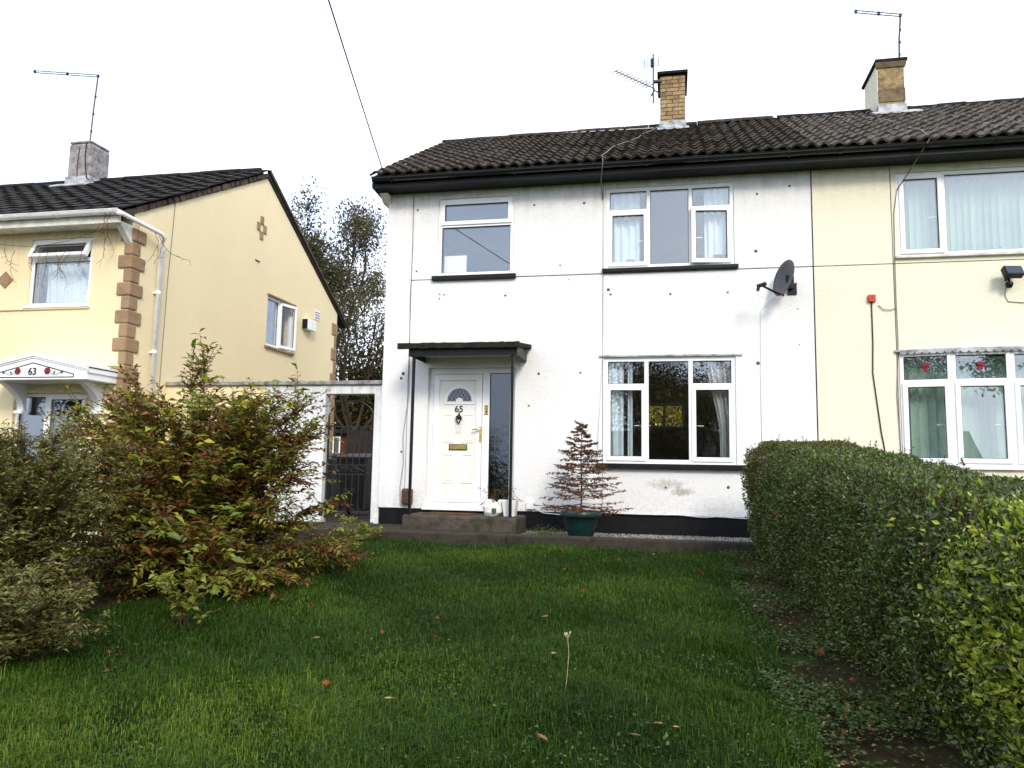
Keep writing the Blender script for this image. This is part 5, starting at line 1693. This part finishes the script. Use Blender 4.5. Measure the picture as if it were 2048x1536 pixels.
for (hx, hy, hz, hh, lab) in ((-2.42, -0.46, 0.36, 0.24, 'dried rust heather in the broken cream planter'), (-2.17, -0.46, 0.42, 0.16, 'sparse dark dried heather in the white square planter')):
    tp = [(hx + random.gauss(0, .07), hy + random.gauss(0, .05), hz + hh * random.uniform(0.5, 1.0)) for k in range(16 if hh > .2 else 8)]
    shrub('dried_heather', lab, (hx, hy, hz), tp, 5, 0.06, 0.016, lambda lp, lt, n: NR.random(n), 'needle', leaf_per=6, stem_r=0.003, wr=0.4, cat='plant')
mbx = MB().box(-3.905, -3.735, -0.085, 0.0, 0.29, 0.53).build('meter_box', 'brown_plastic', bevel=0.03, loc=(-3.82, 0, 0.3))
tag(mbx, 'small brown plastic meter box on the wall beside the porch post', 'meter box')
so = MB().box(-2.03, -1.92, -0.05, 0.0, 0.27, 0.38).build('wall_socket', 'white_plastic', bevel=0.012)
tag(so, 'small white outdoor cable box low on the white wall', 'cable box')
moss = MB()
n = 900
pp = np.stack([NR.normal(-1.62, .12, n), NR.normal(-0.85, .08, n), np.abs(NR.normal(0, .05, n)) - 0.03], 1)
cu = leaves('gravel_weed', pp, NR.normal(0, 1, (n, 3)) + np.array([0, 0, 0.5]), unit(NR.normal(0, 1, (n, 3))), NR.uniform(.015, .03, n), NR.uniform(0.4, 0.95, n), 'weed_leaf', None, kind='thing')
tag(cu, 'low clump of green weed on the gravel beside the dark pot', 'weed')
# ------------------------------------------------------------------ fittings on the walls and roofs
def wire(name, label, pts, r, m, cat='cable', n=5):
    o = MB().tube(pts, r, n).build(name, m, smooth=True)
    return tag(o, label, cat)


def sag(a, b, s, n=8):
    a, b = Vector(a), Vector(b)
    return [a.lerp(b, q) + Vector((0, 0, -4 * s * q * (1 - q))) for q in np.linspace(0, 1, n)]


wire('wall_cable', 'thin dark cable down the white wall beside the porch to the meter box', [(-3.88, -0.006, 5.0), (-3.87, -0.006, 4.2), (-3.885, -0.006, 3.4), (-3.87, -0.006, 2.6), (-3.86, -0.006, 1.9), (-3.93, -0.006, 1.3), (-3.91, -0.006, 0.9), (-3.95, -0.006, 0.55), (-3.94, -0.006, 0.28), (-3.86, -0.02, 0.27)], 0.005, 'cable_grey')
wire('wall_cable', 'thin grey cable beside the joint left of the paired white house windows', [(-0.945, -0.006, 5.0), (-0.95, -0.006, 4.4), (-0.955, -0.006, 3.4), (-0.95, -0.006, 2.5), (-0.99, -0.006, 1.7), (-1.03, -0.006, 1.0)], 0.004, 'cable_white')
lo = [(-1.95, -0.03, 0.30), (-1.78, -0.02, 0.225), (-1.5, -0.02, 0.205), (-1.2, -0.02, 0.225)] + sag((-1.0, -0.02, 0.255), (0.1, -0.02, 0.25), 0.008) + sag((0.2, -0.02, 0.248), (0.6, -0.02, 0.24), 0.015)[1:] + [(0.75, -0.02, 0.235), (1.2, -0.02, 0.22)]
wire('wall_cable', 'white cable looping along the top of the black plinth', lo, 0.009, 'cable_white')
wire('wall_cable', 'brown cable hanging from the gutter above the paired upper window', [(-0.92, -0.48, 5.26), (-0.915, -0.50, 5.18), (-0.95, -0.36, 5.0), (-0.97, -0.05, 4.93), (-0.955, -0.01, 4.8)], 0.007, 'cable_grey')
rp = math.atan2(2.10, 3.67)
def on_roof(x, s, h=0.055):
    return (x, -0.47 + s * math.cos(rp), 5.20 + s * math.sin(rp) + h)
wire('roof_cable', 'loose pale aerial cable lying down the brown roof tiles', [(-0.1, 2.66, 7.15)] + [on_roof(x, s, .06) for x, s in ((-0.3, 3.35), (-0.45, 2.9), (-0.5, 2.3), (-0.7, 1.7), (-0.86, 1.2), (-0.9, 0.6), (-0.95, 0.2), (-0.92, 0.0))], 0.007, 'cable_grey')
wire('roof_cable', 'pale cable running along under the ridge to the brick chimney', [on_roof(x, s, .06) for x, s in ((-1.9, 4.05), (-1.3, 3.98), (-0.8, 3.9), (-0.4, 3.85), (-0.15, 3.75))], 0.008, 'cable_white')
wire('roof_cable', 'loose pale cable across the grey tiles below the pebble-dashed chimney', [on_roof(x, s, .06) for x, s in ((2.7, 3.9), (2.9, 3.4), (3.3, 2.9), (3.4, 2.2), (3.3, 1.5), (3.45, 0.8), (3.35, 0.1))] + [(3.33, -0.52, 5.2), (3.2, -0.1, 4.95), (3.05, -0.01, 4.72)], 0.008, 'cable_grey')
wire('wall_cable', 'grey cable running down the joint left of the cream house windows', [(3.05, -0.01, 4.72), (3.0, -0.008, 4.4), (2.99, -0.008, 3.8), (2.985, -0.008, 3.2), (2.99, -0.008, 2.6), (2.95, -0.008, 1.9), (2.97, -0.008, 1.2), (2.93, -0.008, 0.9)], 0.006, 'cable_grey')
wire('wall_cable', 'short curled cable end on the cream wall beside the red alarm box', [(2.76, -0.01, 3.12), (2.82, -0.02, 3.06), (2.92, -0.02, 3.05), (2.975, -0.01, 3.08)], 0.006, 'cable_grey')
# alarm box and its wire
ab = MB().box(2.63, 2.725, -0.045, 0.0, 3.165, 3.265).build('alarm_box', 'red_plastic', bevel=0.008, loc=(2.68, 0, 3.2))
tag(ab, 'small red alarm box on the cream wall', 'alarm box')
MB().box(2.672, 2.683, -0.048, -0.045, 3.19, 3.24).build('emblem', 'rose_red', ab)
wire('wall_cable', 'black wire dropping from the red alarm box', [(2.675, -0.012, 3.165), (2.675, -0.010, 2.6), (2.66, -0.010, 2.2), (2.70, -0.010, 1.8), (2.74, -0.010, 1.4), (2.80, -0.010, 1.0)], 0.008, 'cable_black')
# floodlight
fl_ = empty('floodlight', (4.35, 0.0, 3.45), 'black floodlight with motion sensor on the cream wall', 'floodlight')
fb = MB().box(-0.115, 0.115, -0.05, 0.04, -0.075, 0.075).build('lamp_body', 'black_paint', fl_, bevel=0.012, loc=(0, 0, 0))
fb.location = (0.0, -0.16, 0.03)
fb.rotation_euler = (R(-28), 0, R(8))
gp = MB().box(-0.10, 0.10, -0.056, -0.051, -0.06, 0.06).build('lamp_glass', 'obscure_glass', fl_, loc=(0, 0, 0))
gp.location = fb.location
gp.rotation_euler = fb.rotation_euler
gi = MB().box(-0.095, 0.095, -0.0507, -0.0502, -0.055, 0.055).build('reflector', 'dish_grey', fl_, loc=(0, 0, 0))
gi.location = fb.location
gi.rotation_euler = fb.rotation_euler
MB().tube([(4.33, 0, 3.42), (4.33, -0.1, 3.42)], 0.018, 8).tube([(4.33, -0.09, 3.42), (4.33, -0.10, 3.36)], 0.014, 8).build('bracket', 'black_paint', fl_)
MB().lathe([(0.001, -0.05), (0.03, -0.042), (0.045, -0.01), (0.048, 0.02), (0.03, 0.035), (0.001, 0.036)], (4.33, -0.10, 3.335), 14).build('sensor', 'black_paint', fl_, smooth=True)
wire('wall_cable', 'thin cable curving from the black floodlight along the cream wall', [(4.33, -0.01, 3.36), (4.31, -0.01, 3.2), (4.34, -0.01, 3.13), (4.5, -0.01, 3.11), (5.4, -0.01, 3.11)], 0.005, 'cable_grey')

# satellite dish
ds = empty('satellite_dish', (1.66, 0.0, 3.42), 'dark grey satellite dish on the white wall', 'satellite dish')
C0 = Vector((1.50, -0.34, 3.46))
nrm = Vector((-0.86, -0.40, 0.22)).normalized()
u_ = Vector((0, 0, 1)).cross(nrm).normalized()
w_ = nrm.cross(u_)
dm = MB()
rings, seg = 6, 28
def dpt(r, a, off):
    return C0 + u_ * (r * 0.235 * math.cos(a)) + w_ * (r * 0.255 * math.sin(a)) + nrm * (0.065 * (r * r - 1) + off)
for off in (0.0, -0.009):
    for i in range(rings + 1):
        for k in range(seg):
            dm.v.append(tuple(dpt(max(i / rings, 0.001), 2 * math.pi * k / seg, off)))
S = (rings + 1) * seg
for i in range(rings):
    for k in range(seg):
        k2 = (k + 1) % seg
        a, b, c, d_ = i * seg + k, i * seg + k2, (i + 1) * seg + k2, (i + 1) * seg + k
        dm.f.append((a, d_, c, b))
        dm.f.append((S + a, S + b, S + c, S + d_))
for k in range(seg):
    k2 = (k + 1) % seg
    dm.f.append((rings * seg + k, S + rings * seg + k, S + rings * seg + k2, rings * seg + k2))
dm.build('reflector', 'dish_grey', ds, smooth=True)
bt = dpt(0.92, -math.pi / 2, 0)
lnb = C0 + nrm * 0.30 - w_ * 0.20
MB().tube([bt - nrm * 0.05, bt + nrm * 0.06, lnb - nrm * 0.02], 0.014, 6).build('feed_arm', 'black_paint', ds)
ld_ = (C0 - lnb).normalized()
MB().tube([lnb - ld_ * 0.05, lnb + ld_ * 0.06], 0.027, 10).tube([lnb - ld_ * 0.035, lnb - ld_ * 0.035 - w_ * 0.07], 0.02, 8).build('receiver', 'black_paint', ds)
MB().tube([lnb + ld_ * 0.06, lnb + ld_ * 0.075], 0.029, 10).build('receiver_cap', 'dish_grey', ds)
MB().tube([C0 - nrm * 0.07, C0 - nrm * 0.13, (1.60, -0.14, 3.40), (1.66, -0.02, 3.38)], 0.018, 8).box(1.60, 1.72, -0.02, 0.0, 3.30, 3.46).build('wall_mount', 'black_paint', ds)
MB().box(-0.05, 0.05, -0.03, 0.03, -0.06, 0.06).build('back_clamp', 'black_paint', ds, loc=(0, 0, 0)).location = C0 - nrm * 0.10 - Vector(ds.location)
b0 = lnb - ld_ * 0.035 - w_ * 0.07
wire('dish_cable', 'thin cable looping from the satellite dish receiver down the white wall', [b0, b0 + Vector((0.01, 0, -0.06)), b0 + Vector((0.08, 0.04, -0.09)), bt + Vector((-0.1, 0.05, -0.02)), bt + Vector((-0.04, 0.1, 0.0)), (1.30, -0.01, 3.16), (1.235, -0.006, 3.08), (1.22, -0.006, 2.2), (1.22, -0.006, 1.2)], 0.0035, 'cable_white')

# aerials
a1 = empty('tv_aerial', (-0.25, 2.66, 7.6), 'grid and yagi aerials on a mast fixed to the brick chimney', 'aerial')
ax, ay = -0.27, 2.60
MB().tube([(ax, ay, 7.52), (ax, ay, 8.47)], 0.017, 6).build('mast', 'mast_grey', a1)
MB().box(ax - 0.012, ax + 0.15, ay - 0.02, ay + 0.06, 7.92, 7.955).tube([(ax, ay, 7.78), (-0.12, 2.75, 7.74)], 0.012, 5).build('bracket', 'mast_grey', a1)
y0, y1 = Vector((ax + 0.03, ay, 7.79)), Vector((-0.95, 2.35, 8.07))
MB().tube([y0, y1], 0.011, 5).build('boom', 'mast_grey', a1)
for k in range(11):
    p = y1.lerp(y0, 0.02 + k * 0.083)
    ln = 0.10 + 0.004 * k
    MB().tube([p + Vector((-0.55, -0.55, -0.55)) * ln, p + Vector((0.55, 0.55, 0.55)) * ln], 0.008, 4).build('element', 'mast_grey', a1)
MB().tube([(ax - 0.14, ay + 0.02, 7.86), (ax - 0.10, ay - 0.04, 8.02)], 0.005, 4).tube([(ax - 0.02, ay, 7.70), (ax - 0.09, ay, 7.54)], 0.006, 4).tube([(ax - 0.04, ay, 7.66), (ax + 0.02, ay, 7.76)], 0.016, 5).build('reflector_arm', 'mast_grey', a1)
for (gx0, gx1, gz0, gz1) in ((ax - 0.165, ax - 0.04, 8.19, 8.35), (ax + 0.005, ax + 0.095, 8.20, 8.36)):
    gm = MB()
    for q in np.linspace(0, 1, 9):
        gm.tube([(gx0, ay - 0.04, gz0 + (gz1 - gz0) * q), (gx1, ay - 0.03, gz0 + (gz1 - gz0) * q + 0.006)], 0.0045, 4)
    for x in (gx0, gx1):
        gm.tube([(x, ay - 0.035, gz0), (x, ay - 0.035, gz1)], 0.006, 4)
    gm.build('grid', 'mast_grey', a1)
MB().box(ax - 0.04, ax - 0.012, ay - 0.05, ay + 0.0, 8.2, 8.36).build('dipole_box', 'gasket', a1)

def rod_aerial(label, top, end, foot):
    e = empty('tv_aerial', foot, label, 'aerial')
    T, E_, F = Vector(top), Vector(end), Vector(foot)
    MB().tube([F, F.lerp(T, 0.5) + Vector((-0.012, 0, 0)), T], 0.017, 6).build('mast', 'mast_grey', e)
    dz = Vector((0, 0, 0.022))
    MB().tube([T + dz, E_ + dz], 0.010, 4).tube([T - dz, E_ - dz], 0.010, 4).build('boom', 'mast_grey', e)
    for q in (0.0, 0.48, 1.0):
        p = T.lerp(E_, q)
        MB().box(p.x - 0.02, p.x + 0.02, p.y - 0.02, p.y + 0.02, p.z - 0.028, p.z + 0.028).build('clamp', 'gasket', e)
    for q in (0.2, 0.45, 0.7):
        p = F.lerp(T, q)
        MB().box(p.x - 0.016, p.x + 0.016, p.y - 0.016, p.y + 0.016, p.z - 0.02, p.z + 0.02).build('cable_clip', 'gasket', e)
    for q in np.linspace(0.1, 0.95, 9):
        p = T.lerp(E_, q)
        MB().tube([p + Vector((0, -0.14, 0)), p + Vector((0, 0.14, 0))], 0.003, 4).build('element', 'mast_grey', e)
    return e


rod_aerial('long rod aerial on a thin mast above the grey cement chimney', (-12.03, 2.6, 9.11), (-13.65, 2.6, 9.36), (-12.1, 2.6, 7.56))
rod_aerial('rod aerial on a faint mast above the pebble-dashed chimney', (4.0, 2.8, 8.88), (3.27, 2.8, 9.03), (3.95, 2.8, 7.97))
# overhead telephone wire to the eaves of the white house, from the far side of the street
wr = [(-4.22, -0.42, 5.24)]
for yy, xx, zz in ((-3, -3.53, 5.115), (-6, -2.73, 4.985), (-9, -1.93, 4.85), (-12, -1.13, 4.69), (-16, -0.06, 4.52), (-22, 1.5, 4.50), (-29, 3.3, 4.9), (-36, 5.1, 5.6)):
    wr.append((xx, yy, zz))
wire('telephone_wire', 'thin overhead telephone wire rising from the eaves corner into the sky', wr, 0.008, 'cable_black', 'wire')
pole = MB().tube([(5.1, -36.2, -0.8), (5.1, -36.2, 6.2)], 0.11, 10, taper=0.08).build('telegraph_pole', 'timber_dark')
tag(pole, 'timber telegraph pole across the street holding the overhead wire', 'pole')

# ------------------------------------------------------------------ curtains and blinds
def curtain(name, label, x0, x1, z0, z1, y, m, folds=6, amp=0.025, pull=0.0):
    mb = MB()
    nx, nz = folds * 8, 12
    for j in range(nz + 1):
        tz = j / nz
        for i in range(nx + 1):
            q = i / nx
            xx = x0 + (x1 - x0) * q
            if pull:
                xx += pull * (q if pull < 0 else (1 - q)) * math.sin(min(1, (1 - tz) * 1.3) * math.pi / 2) ** 2
            mb.v.append((xx, y + amp * math.sin(q * folds * 2 * math.pi + 0.6 * tz) + 0.01 * math.sin(tz * 5 + q * 9), z0 + (z1 - z0) * tz))
    for j in range(nz):
        for i in range(nx):
            a = j * (nx + 1) + i
            mb.f.append((a, a + 1, a + nx + 2, a + nx + 1))
    return tag(mb.build(name, m, smooth=True), label, 'curtain')


curtain('curtain', 'pale blue curtain behind the closed upper casement of the white house', -0.86, -0.42, 3.78, 4.93, 0.165, 'curtain_blue', 4)
curtain('curtain', 'pale blue curtain behind the slightly open upper casement', 0.50, 0.87, 3.78, 4.93, 0.165, 'curtain_blue', 4)
curtain('curtain', 'pale sheer curtain behind the ground floor casement beside the dead conifer', -0.88, -0.66, 0.97, 2.42, 0.165, 'curtain_blue', 2)
curtain('curtain', 'narrow sheer curtain edge hanging inside the casement beside the dead conifer', -0.60, -0.53, 0.97, 2.42, 0.165, 'curtain_blue', 1)
curtain('curtain', 'grey-green curtain swept aside in the casement beside the hedge', 0.52, 0.86, 0.97, 2.42, 0.165, 'curtain_grey', 4, pull=0.16)
bd = MB().box(-3.40, -3.05, 0.14, 0.16, 3.80, 4.09).build('white_board', 'board_white')
tag(bd, 'blank white board standing inside the upper window over the porch', 'board')
cd = MB().box(-0.62, -0.50, 0.135, 0.14, 3.83, 3.93).build('photo_card', 'card_grey')
cd.rotation_euler = (0, R(0), 0)
tag(cd, 'small dark card leaning inside the closed upper casement', 'card')
cd = MB().box(0.62, 0.82, 0.13, 0.16, 3.83, 3.95).build('small_box', 'mat_brown')
tag(cd, 'small brown box inside the slightly open upper casement', 'box')


def blind(label, x0, x1, z0, z1, y, sw, ang, group, yfun=None):
    e = empty('vertical_blind', (x0, y, z0), label, 'blind', group)
    MB().box(x0, x1, y - 0.02, y + 0.02, z1, z1 + 0.03).build('head_rail', 'white_plastic', e)
    me = MB()
    n = 4
    for j, zz in enumerate((0.0, z1 - z0)):
        for i in range(n + 1):
            q = i / n - 0.5
            me.v.append((q * sw, 0.012 * (1 - 4 * q * q), zz))
    for i in range(n):
        me.f.append((i, i + 1, n + 2 + i, n + 1 + i))
    ms = me.mesh('slat')
    ms.materials.append(mat('blind_green'))
    x = x0 + sw * 0.4
    while x < x1:
        inst('slat', ms, e, (x, y + (yfun(x) if yfun else 0), z0), (0, 0, ang + random.uniform(-.12, .12)))
        x += sw * 0.86
    return e


blind('pale green vertical blind in the upper window of the cream house', 3.08, 4.97, 3.83, 4.92, 0.22, 0.10, R(-34), None)
blind('pale green vertical blind inside the bow window of rose lights', 3.05, 5.47, 1.0, 2.40, 0.16, 0.12, R(-32), None)
curtain('curtain', 'pale net curtain behind the upper window of the number 63 house', -9.72, -8.76, 3.27, 3.95, -0.72, 'curtain_blue', 7)

# ------------------------------------------------------------------ lawn
def in_lawn(x, y):
    return (x > xl(y) - 0.15) & (x < 0.70 + 0.06 * vnoise(y * 3, x * 0 + 1, 2))


def blades(n, hmin, hmax, w, ymin, ymax, power, name):
    y = ymax - (ymax - ymin) * NR.random(n) ** power
    x = NR.uniform(-4.75, 0.78, n)
    k = in_lawn(x, y)
    x, y = x[k], y[k]
    # tussocks
    den = vnoise(x * 2.3, y * 2.3, 1) + 0.5 * vnoise(x * 7, y * 7, 2)
    k = NR.random(len(x)) < np.clip(0.75 + 0.5 * den, 0.15, 1)
    x, y, den = x[k], y[k], den[k]
    n = len(x)
    # frustum: what the camera cannot see is left thin
    h = NR.uniform(hmin, hmax, n) * (1 + 0.45 * np.clip(den, -0.6, 1.0))
    h *= np.where(NR.random(n) < 0.06, 1.7, 1.0)
    z = gz(x, y) + 0.006
    a = NR.uniform(0, 2 * math.pi, n) * 0.85 + 2.2 * vnoise(x * 3.1, y * 3.1, 7)
    lean = NR.uniform(0.2, 1.25, n)
    dx, dy = np.cos(a) * lean, np.sin(a) * lean
    sx, sy = -np.sin(a), np.cos(a)
    ww = w * NR.uniform(0.6, 1.3, n)
    V = np.empty((n, 5, 3))
    for i, (s, t_) in enumerate(((1, 0), (-1, 0), (0.75, .5), (-.75, .5), (0, 1))):
        bend = t_ * 0.35 if t_ == 0.5 else t_
        V[:, i, 0] = x + s * sx * ww / 2 + dx * h * bend
        V[:, i, 1] = y + s * sy * ww / 2 + dy * h * bend
        V[:, i, 2] = z + h * (0.62 if t_ == 0.5 else (1 - 0.42 * lean if t_ == 1 else 0))
    b = (np.arange(n) * 5)[:, None]
    T = np.stack([b + np.array([0, 1, 2]), b + np.array([1, 3, 2]), b + np.array([2, 3, 4])], 1).reshape(-1, 3)
    r = np.clip(0.08 + 0.72 * NR.random(n) ** 1.2 + 0.26 * vnoise(x * 1.4, y * 1.4, 4) + 0.30 * np.clip((-6.5 - y) / 0.9, 0, 1) * np.clip((-0.3 - x) / 1.6, 0, 1), 0.02, 0.93)  # last term paints a sunlit patch into the blades of the near left corner
    r = np.where(NR.random(n) < 0.018, NR.uniform(0.95, 1.0, n), r)
    return np_mesh(name, V.reshape(-1, 3), T, np.repeat(r, 5), 'grass_blade', None, 'stuff')


o = blades(330000, 0.024, 0.052, 0.0038, -8.2, -1.28, 0.85, 'grass')
tag(o, 'dark green uneven lawn grass', 'grass', kind='stuff')
o = blades(45000, 0.040, 0.078, 0.0042, -8.2, -5.2, 0.8, 'grass')
tag(o, 'longer tufts of grass over the lower lawn', 'grass', kind='stuff')

# flat broad-leaved weeds and clover in the lawn and over the bare strip under the hedge
def weeds(name, label, n, xr, yr, size, m, rr, hh=0.02):
    x = NR.uniform(*xr, n)
    y = NR.uniform(*yr, n)
    k = NR.random(n) < np.clip(0.45 + 0.8 * vnoise(x * 2.6, y * 2.6, 8), 0.08, 1)
    x, y = x[k], y[k]
    n = len(x)
    P = np.stack([x, y, gz(x, y) + 0.008 + NR.random(n) * hh], 1)
    d = np.stack([NR.normal(0, 1, n), NR.normal(0, 1, n), NR.uniform(-0.05, 0.5, n)], 1)
    o = leaves(name, P, d, unit(NR.normal(0, .3, (n, 3)) + np.array([0, 0, 1.0])), NR.uniform(*size, n), rr(n), m, None, wr=0.6)
    return tag(o, label, 'weeds' if m == 'weed_leaf' else 'leaf litter', kind='stuff')


weeds('weeds', 'low green weeds over the bare strip along the hedge foot', 30000, (0.55, 1.3), (-8.2, -1.35), (0.014, 0.036), 'weed_leaf', lambda n: NR.random(n), 0.04)
weeds('weeds', 'clover and plantain patches in the lower lawn', 3500, (-2.5, 0.7), (-8.2, -5.5), (0.012, 0.030), 'weed_leaf', lambda n: NR.random(n) * 0.9, 0.05)
weeds('leaf_litter', 'brown leaf litter along the hedge foot', 4500, (0.60, 1.35), (-8.2, -1.35), (0.015, 0.045), 'litter', lambda n: NR.random(n))
weeds('leaf_litter', 'dark leaf litter beneath the tall shrub', 2500, (-5.6, -3.3), (-7.0, -2.0), (0.015, 0.045), 'litter', lambda n: NR.random(n) * 0.5)
# gravel strip
n = 5200
P = np.stack([NR.uniform(-2.0, 1.6, n), NR.uniform(-1.12, -0.01, n), np.full(n, -0.032)], 1)
tet = np.array([[1, 0, -.3], [-.5, .86, -.3], [-.5, -.86, -.3], [0, 0, .9]])
rot = NR.uniform(0, 6.28, n)
s = NR.uniform(0.006, 0.013, n)
V = np.empty((n, 4, 3))
for i in range(4):
    cx_, cy_ = tet[i, 0], tet[i, 1]
    V[:, i, 0] = P[:, 0] + (cx_ * np.cos(rot) - cy_ * np.sin(rot)) * s
    V[:, i, 1] = P[:, 1] + (cx_ * np.sin(rot) + cy_ * np.cos(rot)) * s
    V[:, i, 2] = P[:, 2] + tet[i, 2] * s
b = (np.arange(n) * 4)[:, None]
T = np.stack([b + np.array(q) for q in ([0, 1, 3], [1, 2, 3], [2, 0, 3])], 1).reshape(-1, 3)
o = np_mesh('gravel', V.reshape(-1, 3), T, np.repeat(NR.random(n), 4), 'gravel_stone', None, 'stuff', smooth=False)
tag(o, 'loose grey gravel along the black plinth', 'gravel', kind='stuff')

# hawkweed flowers
fm_ = MB()
for k in range(14):
    a = 2 * math.pi * k / 14
    r0 = 0.016 if k % 2 else 0.013
    fm_.prism([(0, 0, 0.0), (r0 * math.cos(a - .18), r0 * math.sin(a - .18), 0.004 + 0.003 * (k % 3)), (r0 * math.cos(a + .18), r0 * math.sin(a + .18), 0.004 + 0.003 * (k % 3))], (0, 0, 0.0012))
fme = fm_.mesh('petals')
fme.materials.append(mat('orange_petal'))
sme = MB().tube([(0, 0, 0), (0.004, 0.002, 0.5), (0, 0, 1.0)], 0.0018, 4).mesh('stem')
sme.materials.append(mat('weed_leaf'))
FL = [(-1.84, -6.95, .12), (-1.57, -5.83, .09), (-2.0, -5.7, .06), (-1.15, -4.6, .07), (-0.75, -4.2, .09), (-0.35, -3.6, .08), (0.02, -3.9, .06), (-1.05, -3.2, .08), (-0.2, -4.9, .05), (-1.35, -2.9, .07), (-0.55, -2.5, .08), (0.3, -3.0, .06),
      (-1.25, -2.0, .09), (0.35, -2.0, .07), (-0.9, -1.8, .07), (-1.0, -1.4, .10), (0.25, -1.45, .09), (0.82, -5.92, .07), (1.0, -6.15, .08), (0.95, -5.5, .05), (0.86, -2.4, .05), (-2.7, -5.35, .12), (-1.75, -5.2, .05)]
for (x, y, h) in FL:
    e = empty('hawkweed_flower', (x, y, float(gz(x, y))), 'small orange hawkweed flower in the lawn', 'flower', 'orange flowers scattered over the lawn')
    st = inst('stem', sme, e, (x, y, float(gz(x, y))), (random.uniform(-.15, .15), random.uniform(-.15, .15), 0), (1, 1, h))
    p_ = inst('petals', fme, e, (x, y, float(gz(x, y)) + h), (random.uniform(-.9, .3), random.uniform(-.6, .6), random.uniform(0, 6)), random.uniform(0.9, 1.35))
# one tall seed stalk
x, y = -0.60, -6.45
zz = float(gz(x, y))
e = empty('seed_stalk', (x, y, zz), 'tall pale dried seed stalk standing in the lawn', 'weed stalk')
MB().tube([(x, y, zz), (x + 0.012, y, zz + 0.10), (x + 0.02, y, zz + 0.22), (x + 0.012, y, zz + 0.31)], 0.0018, 5).build('stem', 'straw', e)
for k in range(7):
    a = random.uniform(0, 6.28)
    MB().tube([(x + 0.012, y, zz + 0.30), (x + 0.012 + 0.02 * math.cos(a), y + 0.02 * math.sin(a), zz + 0.325 + random.uniform(0, .02))], 0.0025, 4, taper=0.005).build('seed_head', 'straw', e)
# fallen leaves lying on the grass
lm = MB()
out = []
for k in range(18):
    q = k / 17
    w_ = 0.24 * math.sin(math.pi * min(1, q * 1.02)) ** 0.8 * (1 + 0.28 * math.sin(q * 26))
    out.append((q - 0.5, w_))
b0 = len(lm.v)
for q, w_ in out:
    for s in (-1, 0, 1):
        lm.v.append((q, s * w_, 0.10 * abs(s) * w_ * 3 + 0.10 * q * q))
for k in range(17):
    for s in (0, 1):
        a = b0 + k * 3 + s
        lm.f.append((a, a + 1, a + 4, a + 3))
lm.tube([(-0.72, 0, 0.03), (-0.45, 0, 0.02)], 0.018, 4)
lme = lm.mesh('fallen_leaf')
lme.materials.append(mat('litter_single'))
for (x, y, L_, lab) in [(-0.60, -7.26, .075, 'upright tan oak leaf caught in the lower lawn'), (-0.08, -6.98, .10, 'largest pale tan leaf lying flat on the lower lawn'), (-0.18, -7.14, .06, 'small curled tan leaf beside the largest one'),
                     (-0.95, -5.02, .08, 'pale fallen leaf in the middle of the lawn'), (0.02, -7.0, .045, 'narrow rust leaf beyond the largest tan leaf')]:
    o = tag(inst('fallen_leaf', lme, None, (x, y, float(gz(x, y)) + 0.065), (random.uniform(-.4, .4), random.uniform(-.3, .3), random.uniform(0, 6)), L_), lab, 'leaf')
for (x, y, L_) in [(-2.2, -4.3, .05), (-1.9, -3.7, .05), (-0.2, -1.9, .05), (0.15, -4.4, .05), (-1.5, -6.9, .05), (0.45, -2.5, .05), (0.95, -6.8, .06), (0.85, -7.1, .05), (-2.4, -5.9, .05), (-0.75, -5.9, .04)]:
    o = tag(inst('fallen_leaf', lme, None, (x, y, float(gz(x, y)) + 0.055), (random.uniform(-.4, .4), random.uniform(-.3, .3), random.uniform(0, 6)), L_), 'small brown fallen leaf scattered on the grass', 'leaf', 'small fallen leaves')
o = tag(inst('fallen_leaf', lme, None, (0.80, -4.6, float(htop(-4.6)) - 0.42), (0.9, 0.4, 2.0), 0.07), 'withered tan leaf lodged in the side of the hedge', 'leaf')
